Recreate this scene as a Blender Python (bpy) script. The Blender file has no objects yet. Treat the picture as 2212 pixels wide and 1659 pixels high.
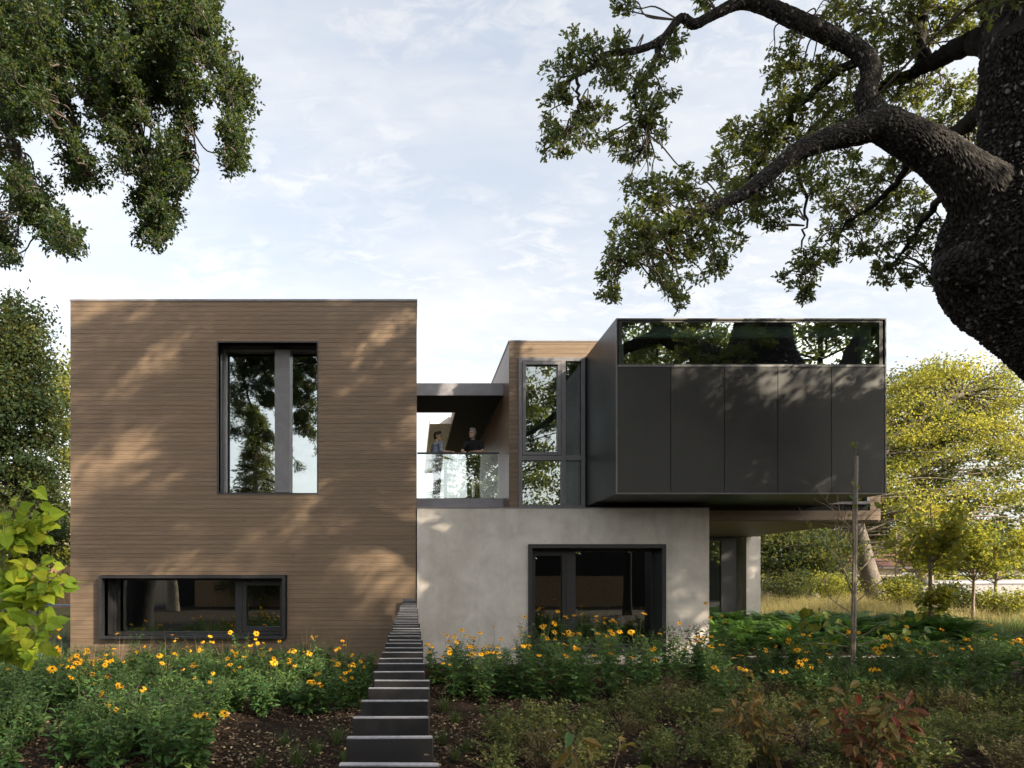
import bpy, bmesh, math, random
import numpy as np
from mathutils import Vector, Matrix, noise

# ------------------------------------------------------------------ camera, sky, sun, exposure
sc = bpy.context.scene
COL = sc.collection
EYE = 1.95
F = 1475.0            # focal length in pixels of a 2212 px wide frame
VPX, VPY = 891.0, 1245.0
cam_d = bpy.data.cameras.new('camera')
cam_d.sensor_width = 36.0
cam_d.lens = 24.0
cam_d.shift_x = (1106.0 - VPX) / 2212.0
cam_d.shift_y = (VPY - 829.5) / 2212.0
cam_d.clip_start = 0.05
cam_d.clip_end = 2000.0
cam = bpy.data.objects.new('camera', cam_d)
cam.location = (0, 0, EYE)
cam.rotation_euler = (math.radians(90), 0, 0)
COL.objects.link(cam)
sc.camera = cam

SUN = Vector((0.68, -0.53, 0.48)).normalized()      # towards the sun
SUN_EL = math.asin(SUN.z)
SUN_ROT = math.atan2(SUN.x, SUN.y)

world = bpy.data.worlds.new('World')
sc.world = world
world.use_nodes = True
wn, wl = world.node_tree.nodes, world.node_tree.links
wn.clear()
def wnode(t, **kw):
    n = wn.new(t)
    for k, v in kw.items():
        setattr(n, k, v)
    return n
w_out = wnode('ShaderNodeOutputWorld')
w_bg = wnode('ShaderNodeBackground')
w_bg.inputs['Strength'].default_value = 0.15
w_sky = wnode('ShaderNodeTexSky', sky_type='NISHITA')
w_sky.sun_disc = False
w_sky.sun_elevation = SUN_EL
w_sky.sun_rotation = SUN_ROT
w_sky.air_density = 1.0
w_sky.dust_density = 2.5
w_sky.ozone_density = 1.0
w_tc = wnode('ShaderNodeTexCoord')
w_sep = wnode('ShaderNodeSeparateXYZ')
wl.new(w_tc.outputs['Generated'], w_sep.inputs[0])
def wmath(op, a, b=None, c=None):
    n = wnode('ShaderNodeMath', operation=op)
    for i, v in enumerate((a, b, c)):
        if v is None:
            continue
        if isinstance(v, (int, float)):
            n.inputs[i].default_value = v
        else:
            wl.new(v, n.inputs[i])
    return n.outputs[0]
wz = wmath('MAXIMUM', w_sep.outputs['Z'], 0.0)
wden = wmath('ADD', wz, 0.22)
wu = wmath('DIVIDE', w_sep.outputs['X'], wden)
wv = wmath('DIVIDE', w_sep.outputs['Y'], wden)
w_cmb = wnode('ShaderNodeCombineXYZ')
wl.new(wu, w_cmb.inputs[0]); wl.new(wv, w_cmb.inputs[1])
def wnoise(scale, detail, rough, stretch, rot, off, dist=0.0):
    m = wnode('ShaderNodeMapping')
    m.inputs['Scale'].default_value = stretch
    m.inputs['Rotation'].default_value = (0, 0, rot)
    m.inputs['Location'].default_value = off
    wl.new(w_cmb.outputs[0], m.inputs['Vector'])
    n = wnode('ShaderNodeTexNoise')
    n.inputs['Scale'].default_value = scale
    n.inputs['Detail'].default_value = detail
    n.inputs['Roughness'].default_value = rough
    n.inputs['Distortion'].default_value = dist
    wl.new(m.outputs[0], n.inputs['Vector'])
    return n.outputs['Fac']
def wramp(val, lo, hi, to0=0.0, to1=1.0):
    n = wnode('ShaderNodeMapRange', interpolation_type='SMOOTHSTEP')
    n.inputs['From Min'].default_value = lo
    n.inputs['From Max'].default_value = hi
    n.inputs['To Min'].default_value = to0
    n.inputs['To Max'].default_value = to1
    wl.new(val, n.inputs['Value'])
    return n.outputs[0]
n_band = wnoise(1.1, 5.0, 0.55, (1.0, 2.6, 1.0), math.radians(35), (3.1, 1.7, 0.0), 0.3)
n_fine = wnoise(13.0, 7.0, 0.62, (1.0, 1.7, 1.0), math.radians(20), (0.4, 2.2, 0.0), 0.5)
n_mid = wnoise(2.4, 5.0, 0.55, (1.0, 1.2, 1.0), math.radians(-15), (5.3, 0.2, 0.0), 0.2)
c1 = wmath('MULTIPLY', wramp(n_band, 0.36, 0.74), wramp(n_fine, 0.22, 0.60, 0.55, 1.0))
c2 = wmath('MULTIPLY', wramp(n_fine, 0.36, 0.68), wramp(n_mid, 0.34, 0.62))
c3 = wmath('MAXIMUM', c1, wmath('MULTIPLY', c2, 0.9))
hor = wramp(w_sep.outputs['Z'], 0.62, 0.12)
cl = wmath('ADD', wmath('MULTIPLY', c3, 0.60), wmath("MULTIPLY", hor, 0.20))
cl = wmath('MINIMUM', wmath('ADD', cl, 0.20), 0.97)
def wmixc(fac, a, b, blend='MIX'):
    n = wnode('ShaderNodeMix', data_type='RGBA', blend_type=blend)
    for k, v in (('Factor', fac), ('A', a), ('B', b)):
        if isinstance(v, (int, float)): n.inputs[k].default_value = v
        elif isinstance(v, tuple): n.inputs[k].default_value = (*v, 1)
        else: wl.new(v, n.inputs[k])
    return n.outputs['Result']
w_bw = wnode('ShaderNodeRGBToBW'); wl.new(w_sky.outputs[0], w_bw.inputs[0])
veil = wmixc(1.0, w_bw.outputs[0], (1.26, 1.26, 1.27), 'MULTIPLY')        # thin high cloud takes the brightness of the sky it lies in
clear = wmixc(1.0, w_sky.outputs[0], (1.28, 1.19, 1.06), 'MULTIPLY')
air = wmixc(0.46, clear, veil)
cloud = wmixc(1.0, wmixc(1.0, veil, (1.0, 1.0, 1.0), 'MULTIPLY'), (1.0, 1.0, 1.0), 'ADD')
w_mix = wnode('ShaderNodeMix', data_type='RGBA')
wl.new(cl, w_mix.inputs['Factor']); wl.new(air, w_mix.inputs['A']); wl.new(cloud, w_mix.inputs['B'])
dim = wramp(w_sep.outputs['Z'], 0.0, 0.75, 0.64, 1.04)
wl.new(wmixc(1.0, w_mix.outputs['Result'], dim, 'MULTIPLY'), w_bg.inputs['Color'])
wl.new(w_bg.outputs[0], w_out.inputs['Surface'])

sun_d = bpy.data.lights.new('sun', 'SUN')
sun_d.energy = 5.0
sun_d.angle = math.radians(0.6)
sun_d.color = (1.0, 0.86, 0.66)
sun = bpy.data.objects.new('sun', sun_d)
sun.rotation_euler = SUN.to_track_quat('Z', 'Y').to_euler()
sun.location = (20, -10, 20)
COL.objects.link(sun)

sc.view_settings.view_transform = 'Standard'
sc.view_settings.look = 'None'
sc.view_settings.exposure = 1.30
sc.view_settings.gamma = 1.0
sc.view_settings.use_curve_mapping = False
sc.render.engine = 'CYCLES'
sc.cycles.use_denoising = True
sc.cycles.max_bounces = 8
sc.cycles.diffuse_bounces = 4
sc.cycles.transparent_max_bounces = 12
sc.cycles.sample_clamp_indirect = 6.0

# ------------------------------------------------------------------ helpers
rng = np.random.default_rng(7)
random.seed(7)
WM = {}                      # world matrices of what has been built

def P(u, v, d):
    """pixel of the 2212 x 1659 view at distance d from the picture plane -> point"""
    return Vector(((u - VPX) * d / F, d, EYE + (VPY - v) * d / F))

def tag(o, label=None, cat=None, group=None, kind=None):
    if label: o['label'] = label
    if cat: o['category'] = cat
    if group: o['group'] = group
    if kind: o['kind'] = kind
    return o

def empty(name, loc, label, cat, group=None, rz=0.0, scale=1.0):
    o = bpy.data.objects.new(name, None)
    o.empty_display_size = 0.2
    o.location = loc
    o.rotation_euler = (0, 0, rz)
    o.scale = (scale,) * 3
    COL.objects.link(o)
    WM[o.name] = Matrix.LocRotScale(Vector(loc), o.rotation_euler, o.scale)
    return tag(o, label, cat, group)

def put(name, mesh, parent=None, local=False, loc=None, kind=None, label=None):
    """link a mesh; world-space mesh unless local (then in its parent's space)"""
    o = bpy.data.objects.new(name, mesh)
    COL.objects.link(o)
    if parent is not None:
        o.parent = parent
        if not local:
            o.matrix_parent_inverse = WM.get(parent.name, Matrix()).inverted()
    if loc is not None:
        o.location = loc
    WM[o.name] = Matrix() if not local else WM.get(parent.name, Matrix()) if parent else Matrix()
    return tag(o, label=label, kind=kind)

def norm(a):
    return a / np.maximum(np.linalg.norm(a, axis=-1, keepdims=True), 1e-9)

LEAF = {
    'diamond': (np.array([[0, 0, 0], [.45, -.5, 0], [1, 0, 0], [.45, .5, 0]]), [[0, 1, 2, 3]]),
    'fold': (np.array([[0, 0, 0], [.4, -.5, .12], [1, 0, -.05], [.4, .5, .12], [.45, 0, 0]]),
             [[0, 1, 4], [1, 2, 4], [2, 3, 4], [3, 0, 4]]),
    'oval': (np.array([[0, 0, 0], [.25, -.42, .10], [.6, -.46, .10], [1, 0, -.12], [.6, .46, .10], [.25, .42, .10], [.3, 0, 0], [.65, 0, 0]]),
             [[0, 1, 6], [6, 1, 2, 7], [7, 2, 3], [7, 3, 4], [6, 7, 4, 5], [0, 6, 5]]),
    'lobed': (np.array([[0, 0, 0], [.22, -.28, .05], [.34, -.16, 0], [.46, -.5, .08], [.62, -.22, 0], [.76, -.36, .05], [1, 0, -.08],
                        [.76, .36, .05], [.62, .22, 0], [.46, .5, .08], [.34, .16, 0], [.22, .28, .05]]),
              [[0, 1, 2, 10, 11], [2, 3, 4, 8, 9, 10], [4, 5, 6, 7, 8]]),
    'heart': (np.array([[0, 0, 0], [-.08, -.25, .02], [.12, -.5, .06], [.45, -.5, .07], [.8, -.22, 0], [1.08, 0, -.1], [.8, .22, 0], [.45, .5, .07], [.12, .5, .06], [-.08, .25, .02], [.25, 0, -.03], [.65, 0, -.05]]),
              [[0, 1, 2, 10], [10, 2, 3, 11], [11, 3, 4], [11, 4, 5], [11, 5, 6], [11, 6, 7], [10, 11, 7, 8], [0, 10, 8, 9]]),
}

class Geo:
    def __init__(self):
        self.V = []; self.P = []; self.T = []; self.n = 0
    def add(self, v, polys, tint=0.5):
        v = np.asarray(v, dtype=np.float64).reshape(-1, 3)
        self.V.append(v)
        if np.isscalar(tint):
            tint = np.full(len(v), tint)
        self.T.append(np.asarray(tint, dtype=np.float64))
        for p in polys:
            p = np.asarray(p, dtype=np.int64)
            if p.ndim == 1:
                p = p[None, :]
            self.P.append(p + self.n)
        self.n += len(v)
    def box(self, x0, x1, y0, y1, z0, z1, tint=0.5):
        v = [(x, y, z) for x in (x0, x1) for y in (y0, y1) for z in (z0, z1)]
        f = np.array([[0, 1, 3, 2], [4, 6, 7, 5], [0, 4, 5, 1], [2, 3, 7, 6], [0, 2, 6, 4], [1, 5, 7, 3]])
        self.add(v, [f], tint)
    def tube(self, pts, rad, sides=8, tint=0.5, cap=True):
        pts = np.asarray([tuple(p) for p in pts], dtype=np.float64)
        rad = np.asarray(rad, dtype=np.float64)
        n = len(pts)
        tan = norm(np.gradient(pts, axis=0))
        ref = np.array([0.0, 0.0, 1.0]) if abs(tan[0, 2]) < .8 else np.array([1.0, 0.0, 0.0])
        a = np.empty_like(pts)
        q = np.cross(tan[0], ref)
        for i in range(n):                       # carry the frame along without twisting
            q = q - tan[i] * np.dot(q, tan[i])
            q = q / max(np.linalg.norm(q), 1e-9)
            a[i] = q
        b = np.cross(tan, a)
        ang = np.arange(sides) * 2 * math.pi / sides
        ring = pts[:, None, :] + rad[:, None, None] * (np.cos(ang)[None, :, None] * a[:, None, :] + np.sin(ang)[None, :, None] * b[:, None, :])
        v = ring.reshape(-1, 3)
        i = np.arange(n - 1)[:, None] * sides
        j = np.arange(sides)[None, :]
        k = (j + 1) % sides
        f = np.stack([i + j, i + sides + j, i + sides + k, i + k], axis=-1).reshape(-1, 4)
        polys = [f]
        if cap:
            polys += [np.arange(sides), (n - 1) * sides + np.arange(sides)[::-1]]
        self.add(v, polys, tint)
    def tubes(self, A, B, r0, r1, sides=3, bend=None, tint=0.5):
        """many thin two-segment twigs at once"""
        A = np.asarray(A); B = np.asarray(B); N = len(A)
        if N == 0: return
        M = (A + B) / 2
        if bend is not None: M = M + bend
        t = norm(B - A)
        ref = np.tile(np.array([0.13, 0.21, 0.97]), (N, 1))
        a = norm(np.cross(t, ref)); b = np.cross(t, a)
        ang = np.arange(sides) * 2 * math.pi / sides
        off = np.cos(ang)[None, :, None] * a[:, None, :] + np.sin(ang)[None, :, None] * b[:, None, :]
        r0 = np.broadcast_to(np.asarray(r0, float), (N,)); r1 = np.broadcast_to(np.asarray(r1, float), (N,))
        rings = [A[:, None] + off * r0[:, None, None], M[:, None] + off * ((r0 + r1) / 2)[:, None, None], B[:, None] + off * r1[:, None, None]]
        v = np.stack(rings, axis=1).reshape(-1, 3)
        base = (np.arange(N) * 3 * sides)[:, None, None]
        lv = (np.arange(2) * sides)[None, :, None]
        j = np.arange(sides)[None, None, :]; k = (j + 1) % sides
        f = np.stack([base + lv + j, base + lv + sides + j, base + lv + sides + k, base + lv + k], axis=-1).reshape(-1, 4)
        self.add(v, [f], tint)
    def leaves(self, Pn, A, N, L, W, shape='diamond', tint=None, r=None):
        r = r or rng
        Pn = np.asarray(Pn, float); n = len(Pn)
        if n == 0: return
        A = norm(np.asarray(A, float)); N = np.asarray(N, float)
        S = norm(np.cross(N, A)); U = np.cross(A, S)
        tv, tf = LEAF[shape]
        L = np.broadcast_to(np.asarray(L, float), (n,))[:, None, None]; W = np.broadcast_to(np.asarray(W, float), (n,))[:, None, None]
        v = Pn[:, None, :] + A[:, None, :] * tv[None, :, 0:1] * L + S[:, None, :] * tv[None, :, 1:2] * W + U[:, None, :] * tv[None, :, 2:3] * L
        if tint is None: tint = r.random(n)
        T = np.repeat(np.broadcast_to(tint, (n,)), len(tv))
        base = (np.arange(n) * len(tv))[:, None]
        self.add(v.reshape(-1, 3), [base + np.array(f)[None, :] for f in tf], T)
    def blades(self, B, D, L, W, droop, tint, segs=3):
        """grass blades: curved, tapering strips"""
        B = np.asarray(B, float); n = len(B)
        D = norm(np.asarray(D, float))
        side = norm(np.cross(D, np.tile([0.02, 0.01, 1.0], (n, 1))) + 1e-6)
        out = D * np.array([1, 1, 0]); 
        s = np.linspace(0, 1, segs + 1)
        L = np.broadcast_to(L, (n,)); W = np.broadcast_to(W, (n,)); droop = np.broadcast_to(droop, (n,))
        rings = []
        for q in s:
            c = B + D * (L * q)[:, None] + out * (L * droop * q * q)[:, None] - np.array([0, 0, 1.0]) * (L * droop * 0.5 * q * q * q)[:, None]
            w = (W * (1 - q * 0.94) / 2)[:, None]
            rings += [c - side * w, c + side * w]
        v = np.stack(rings, axis=1).reshape(-1, 3)
        m = 2 * (segs + 1)
        base = (np.arange(n) * m)[:, None]
        fs = [base + np.array([2 * i, 2 * i + 1, 2 * i + 3, 2 * i + 2])[None, :] for i in range(segs)]
        self.add(v, fs, np.repeat(np.broadcast_to(tint, (n,)), m))
    def mesh(self, name, mat, smooth=False):
        V = np.concatenate(self.V) if self.V else np.zeros((0, 3))
        me = bpy.data.meshes.new(name)
        me.vertices.add(len(V))
        me.vertices.foreach_set('co', V.astype(np.float32).ravel())
        tot = sum(p.size for p in self.P)
        cnt = sum(len(p) for p in self.P)
        me.loops.add(tot)
        me.polygons.add(cnt)
        me.loops.foreach_set('vertex_index', np.concatenate([p.ravel() for p in self.P]).astype(np.int32))
        sizes = np.concatenate([np.full(len(p), p.shape[1]) for p in self.P])
        starts = np.concatenate([[0], np.cumsum(sizes)[:-1]])
        me.polygons.foreach_set('loop_start', starts.astype(np.int32))
        at = me.attributes.new('tint', 'FLOAT', 'POINT')
        at.data.foreach_set('value', np.concatenate(self.T).astype(np.float32))
        me.update(calc_edges=True)
        me.validate()
        me.polygons.foreach_set('use_smooth', np.full(len(me.polygons), bool(smooth)))
        for m in (mat if isinstance(mat, (list, tuple)) else [mat]):
            me.materials.append(m)
        return me

def catmull(pts, per=8):
    """resample a polyline of (x,y,z,r) rows smoothly"""
    p = np.asarray(pts, float)
    p = np.vstack([2 * p[0] - p[1], p, 2 * p[-1] - p[-2]])
    out = []
    for i in range(1, len(p) - 2):
        for k in range(per):
            t = k / per
            a, b, c, d = p[i - 1], p[i], p[i + 1], p[i + 2]
            out.append(0.5 * ((2 * b) + (-a + c) * t + (2 * a - 5 * b + 4 * c - d) * t * t + (-a + 3 * b - 3 * c + d) * t ** 3))
    out.append(p[-2])
    return np.array(out)

# ------------------------------------------------------------------ materials
class M:
    """small material writer"""
    def __init__(self, name, color=(.5, .5, .5), rough=.6, metal=0.0, spec=.5):
        self.m = bpy.data.materials.new(name)
        self.m.use_nodes = True
        self.nt = self.m.node_tree
        self.b = self.nt.nodes['Principled BSDF']
        self.b.inputs['Base Color'].default_value = (*color, 1)
        self.b.inputs['Roughness'].default_value = rough
        self.b.inputs['Metallic'].default_value = metal
        self.b.inputs['Specular IOR Level'].default_value = spec
    def n(self, t, **kw):
        x = self.nt.nodes.new(t)
        for k, v in kw.items(): setattr(x, k, v)
        return x
    def l(self, a, b): self.nt.links.new(a, b)
    def pos(self, scale=(1, 1, 1), rand=0.0, coord='world'):
        if coord == 'world':
            g = self.n('ShaderNodeNewGeometry').outputs['Position']
        else:
            g = self.n('ShaderNodeTexCoord').outputs['Object']
        mp = self.n('ShaderNodeMapping')
        mp.inputs['Scale'].default_value = scale
        self.l(g, mp.inputs['Vector'])
        if rand:
            oi = self.n('ShaderNodeObjectInfo')
            mu = self.n('ShaderNodeMath', operation='MULTIPLY'); mu.inputs[1].default_value = rand
            self.l(oi.outputs['Random'], mu.inputs[0])
            self.l(mu.outputs[0], mp.inputs['Location'])
        return mp.outputs[0]
    def noise(self, vec, scale, detail=4, rough=.55, dist=0.0):
        x = self.n('ShaderNodeTexNoise')
        x.inputs['Scale'].default_value = scale; x.inputs['Detail'].default_value = detail
        x.inputs['Roughness'].default_value = rough; x.inputs['Distortion'].default_value = dist
        self.l(vec, x.inputs['Vector'])
        return x.outputs['Fac']
    def ramp(self, fac, stops):
        x = self.n('ShaderNodeValToRGB')
        e = x.color_ramp.elements
        while len(e) < len(stops): e.new(0.5)
        for i, (p, c) in enumerate(stops):
            e[i].position = p; e[i].color = (*c, 1)
        self.l(fac, x.inputs['Fac'])
        return x.outputs['Color']
    def mix(self, fac, a, b, blend='MIX'):
        x = self.n('ShaderNodeMix', data_type='RGBA', blend_type=blend)
        for s, v in (('Factor', fac), ('A', a), ('B', b)):
            if isinstance(v, (int, float)): x.inputs[s].default_value = v
            elif isinstance(v, tuple): x.inputs[s].default_value = (*v, 1)
            else: self.l(v, x.inputs[s])
        return x.outputs['Result']
    def color(self, c): self.l(c, self.b.inputs['Base Color']); return self
    def bump(self, fac, strength=.3, dist=.01):
        x = self.n('ShaderNodeBump')
        x.inputs['Strength'].default_value = strength; x.inputs['Distance'].default_value = dist
        self.l(fac, x.inputs['Height']); self.l(x.outputs[0], self.b.inputs['Normal'])
        return self
    def rough(self, fac, lo, hi):
        x = self.n('ShaderNodeMapRange'); x.inputs['To Min'].default_value = lo; x.inputs['To Max'].default_value = hi
        self.l(fac, x.inputs['Value']); self.l(x.outputs[0], self.b.inputs['Roughness']); return self

def wood_mat(name, base, dark, light, axis='x'):
    m = M(name, base, .55, spec=.35)
    sx = {'x': (.8, 9, 22), 'y': (9, .8, 22)}[axis]
    v = m.pos(sx, rand=60)
    g = m.noise(v, 2.2, 6, .62, 1.2)
    fine = m.noise(v, 9, 4, .7, .5)
    col = m.ramp(g, [(.25, dark), (.5, base), (.78, light)])
    oi = m.n('ShaderNodeObjectInfo')
    tone = m.ramp(oi.outputs['Random'], [(0, (.90, .88, .86)), (.5, (1, 1, 1)), (1, (1.09, 1.06, 1.03))])
    col = m.mix(1.0, col, tone, 'MULTIPLY')
    col = m.mix(.25, col, m.ramp(fine, [(.3, (.55, .55, .55)), (.7, (1.1, 1.1, 1.1))]), 'MULTIPLY')
    m.color(col).bump(fine, .15, .003)
    return m.m
WOOD = wood_mat('timber_siding', (.184, .130, .086), (.140, .098, .064), (.238, .174, .119))
WOODY = wood_mat('timber_siding_deep', (.184, .130, .086), (.140, .098, .064), (.238, .174, .119), 'y')
WOODY.node_tree.nodes['Principled BSDF'].inputs['Roughness'].default_value = .38
BACK = M('weather_membrane', (.012, .010, .009), .9).m

m = M('cast_concrete', (.46, .43, .39), .75, spec=.3)
v = m.pos()
big = m.noise(v, .55, 5, .6, .4); mid = m.noise(v, 2.3, 6, .65, .6); fin = m.noise(v, 38, 3, .6)
c = m.ramp(big, [(.28, (.54, .49, .435)), (.5, (.62, .575, .52)), (.72, (.70, .655, .60))])
c = m.mix(.55, c, m.ramp(mid, [(.30, (.72, .71, .69)), (.6, (1.08, 1.07, 1.06))]), 'MULTIPLY')
st = m.noise(m.pos((1.6, 1.6, .28)), 1.5, 4, .6, .2)
c = m.mix(.35, c, m.ramp(st, [(.33, (.66, .63, .59)), (.52, (1, 1, 1))]), 'MULTIPLY')
sz = m.n('ShaderNodeSeparateXYZ'); m.l(m.pos(), sz.inputs[0])
spl = m.n('ShaderNodeMath', operation='MULTIPLY_ADD'); spl.inputs[1].default_value = .55; m.l(m.noise(m.pos(), 5, 5, .7), spl.inputs[0]); m.l(sz.outputs['Z'], spl.inputs[2])
c = m.mix(1.0, c, m.ramp(spl.outputs[0], [(.22, (.62, .56, .50)), (.48, (1, 1, 1))]), 'MULTIPLY')
m.color(c).bump(fin, .08, .004).rough(mid, .6, .85)
CONC = m.m

m = M('dark_metal_panel', (.055, .054, .050), .42, spec=.5)
v = m.pos((28, 28, .35)); s1 = m.noise(v, 3.0, 4, .6)
s2 = m.noise(m.pos(), 1.1, 4, .6, .3); s3 = m.noise(m.pos((1, 1, .6)), 95, 2, .5)
c = m.ramp(s2, [(.3, (.015, .015, .015)), (.7, (.024, .024, .023))])
c = m.mix(.35, c, m.ramp(s1, [(.3, (.8, .8, .8)), (.75, (1.25, 1.25, 1.25))]), 'MULTIPLY')
wv_ = m.noise(m.pos((1, 1, .5)), .9, 2, .5)
ad = m.n('ShaderNodeMath', operation='MULTIPLY_ADD'); ad.inputs[1].default_value = 14.0; m.l(wv_, ad.inputs[0]); m.l(s3, ad.inputs[2])
m.color(c).rough(s2, .34, .50).bump(ad.outputs[0], .10, .0025)
PANEL = m.m

def plain(name, col, rough, metal=0.0, spec=.5, nscale=6, var=.12, bump=0.0):
    m = M(name, col, rough, metal, spec)
    f = m.noise(m.pos(), nscale, 4, .6)
    lo = tuple(x * (1 - var) for x in col); hi = tuple(x * (1 + var) for x in col)
    m.color(m.ramp(f, [(.3, lo), (.7, hi)]))
    if bump: m.bump(f, bump, .01)
    return m.m
FRAME = plain('dark_window_metal', (.030, .029, .031), .38)
FRAMEG = plain('grey_window_metal', (.17, .165, .17), .42)
CANOPY = plain('grey_steel_fascia', (.25, .245, .265), .5)
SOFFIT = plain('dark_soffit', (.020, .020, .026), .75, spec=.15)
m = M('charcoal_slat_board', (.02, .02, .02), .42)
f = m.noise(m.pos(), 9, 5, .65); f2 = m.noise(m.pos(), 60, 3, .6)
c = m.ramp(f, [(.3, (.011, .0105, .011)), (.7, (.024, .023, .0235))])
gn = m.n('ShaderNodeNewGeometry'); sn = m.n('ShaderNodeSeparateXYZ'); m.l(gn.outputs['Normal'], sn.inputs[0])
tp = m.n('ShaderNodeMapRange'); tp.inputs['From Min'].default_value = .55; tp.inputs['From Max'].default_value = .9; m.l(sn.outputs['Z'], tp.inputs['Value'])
c = m.mix(tp.outputs[0], c, m.ramp(f2, [(.3, (.20, .20, .21)), (.7, (.36, .36, .38))]))      # lighter grey on faces that point up
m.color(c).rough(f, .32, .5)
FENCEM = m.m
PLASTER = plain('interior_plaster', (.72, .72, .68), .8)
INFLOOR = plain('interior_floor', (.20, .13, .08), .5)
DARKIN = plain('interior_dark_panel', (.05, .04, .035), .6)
WHITE = plain('white_trim', (.72, .71, .70), .5)

m = M('window_glass')
nt = m.nt; nt.nodes.remove(m.b)
tr = m.n('ShaderNodeBsdfTransparent'); tr.inputs[0].default_value = (.78, .86, .82, 1)
gl = m.n('ShaderNodeBsdfGlossy'); gl.inputs['Roughness'].default_value = 0.0; gl.inputs[0].default_value = (.95, .98, 1.0, 1)
fr = m.n('ShaderNodeFresnel'); fr.inputs[0].default_value = 1.5
mr = m.n('ShaderNodeMapRange'); mr.inputs['To Min'].default_value = .14; mr.inputs['To Max'].default_value = 1.0
m.l(fr.outputs[0], mr.inputs['Value'])
mx = m.n('ShaderNodeMixShader'); m.l(mr.outputs[0], mx.inputs[0]); m.l(tr.outputs[0], mx.inputs[1]); m.l(gl.outputs[0], mx.inputs[2])
m.l(mx.outputs[0], nt.nodes['Material Output'].inputs['Surface'])
GLASS = m.m
def glass_variant(name, lo, tint):
    g = GLASS.copy(); g.name = name
    for x in g.node_tree.nodes:
        if x.type == 'MAP_RANGE': x.inputs['To Min'].default_value = lo
        if x.type == 'BSDF_TRANSPARENT': x.inputs[0].default_value = (*tint, 1)
    return g
RAILGLASS = glass_variant('clear_railing_glass', .26, (.93, .97, .95))
STRIPGLASS = glass_variant('strip_window_glass', .27, (.80, .92, .86))
GLASSHI = glass_variant('coated_window_glass', .42, (.70, .80, .76))

def leaf_mat(name, dark, mid, light, trans, tmix=.4, rough=.55, spec=.25):
    m = M(name, mid, rough, spec=spec)
    at = m.n('ShaderNodeAttribute'); at.attribute_name = 'tint'
    oi = m.n('ShaderNodeObjectInfo')
    col = m.ramp(at.outputs['Fac'], [(0, dark), (.55, mid), (1, light)])
    tone = m.ramp(oi.outputs['Random'], [(0, (.85, .9, .85)), (1, (1.12, 1.08, 1.0))])
    col = m.mix(1.0, col, tone, 'MULTIPLY')
    m.color(col)
    t = m.n('ShaderNodeBsdfTranslucent')
    tc = m.mix(.5, col, trans)
    m.l(tc, t.inputs['Color'])
    x = m.n('ShaderNodeMixShader'); x.inputs[0].default_value = tmix
    m.l(m.b.outputs[0], x.inputs[1]); m.l(t.outputs[0], x.inputs[2])
    m.l(x.outputs[0], m.nt.nodes['Material Output'].inputs['Surface'])
    return m.m
OAKLEAF = leaf_mat('oak_leaf', (.026, .050, .022), (.048, .085, .034), (.12, .14, .038), (.42, .44, .06), .40, .42, .4)
LIVELEAF = leaf_mat('live_oak_leaf', (.011, .028, .012), (.021, .046, .019), (.062, .084, .026), (.28, .34, .05), .36, .45, .32)
FARLEAF = leaf_mat('far_oak_leaf', (.06, .095, .022), (.14, .165, .032), (.32, .28, .05), (.62, .56, .07), .50)
DARKLEAF = leaf_mat('dark_evergreen_leaf', (.014, .028, .012), (.028, .050, .018), (.075, .085, .022), (.30, .28, .05), .32, .6, .15)
DEEPLEAF = leaf_mat('deep_shade_leaf', (.010, .021, .010), (.020, .037, .015), (.060, .068, .020), (.26, .24, .04), .28, .6, .12)  # leaf colour darkened to give the backlit tree its shade
PLANTLEAF = leaf_mat('coneflower_leaf', (.028, .072, .024), (.062, .135, .042), (.17, .24, .065), (.20, .32, .05), .30)
HERBLEAF = leaf_mat('herb_leaf', (.045, .075, .022), (.090, .125, .036), (.23, .23, .070), (.26, .28, .06), .30)
HERBDRY = leaf_mat('herb_leaf_faded', (.075, .060, .030), (.115, .105, .045), (.20, .16, .09), (.26, .22, .08), .30)
FERNLEAF = leaf_mat('fern_leaf', (.022, .065, .018), (.062, .155, .036), (.17, .28, .05), (.16, .30, .04), .32)
LIMELEAF = leaf_mat('lime_leaf', (.10, .18, .018), (.21, .31, .024), (.36, .37, .030), (.55, .62, .05), .46)
def veins(mat):
    nt = mat.node_tree; L_ = nt.links; N_ = nt.nodes
    tc = N_.new('ShaderNodeTexCoord'); sp = N_.new('ShaderNodeSeparateXYZ'); L_.new(tc.outputs['Object'], sp.inputs[0])
    ab = N_.new('ShaderNodeMath'); ab.operation = 'ABSOLUTE'; L_.new(sp.outputs['Y'], ab.inputs[0])
    a = N_.new('ShaderNodeMath'); a.operation = 'MULTIPLY_ADD'; a.inputs[1].default_value = -.75; L_.new(ab.outputs[0], a.inputs[0]); L_.new(sp.outputs['X'], a.inputs[2])
    b = N_.new('ShaderNodeMath'); b.operation = 'MULTIPLY'; b.inputs[1].default_value = 42; L_.new(a.outputs[0], b.inputs[0])
    c = N_.new('ShaderNodeMath'); c.operation = 'SINE'; L_.new(b.outputs[0], c.inputs[0])
    bu = N_.new('ShaderNodeBump'); bu.inputs['Strength'].default_value = .35; bu.inputs['Distance'].default_value = .01; L_.new(c.outputs[0], bu.inputs['Height'])
    for x in N_:
        if x.type == 'BSDF_PRINCIPLED': L_.new(bu.outputs[0], x.inputs['Normal'])
veins(LIMELEAF)
YOUNGLEAF = leaf_mat('young_tree_leaf', (.07, .12, .02), (.14, .18, .025), (.34, .24, .03), (.55, .48, .05), .50)
REDLEAF = leaf_mat('autumn_red_leaf', (.10, .075, .022), (.16, .060, .028), (.26, .055, .045), (.35, .14, .05), .30)
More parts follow.
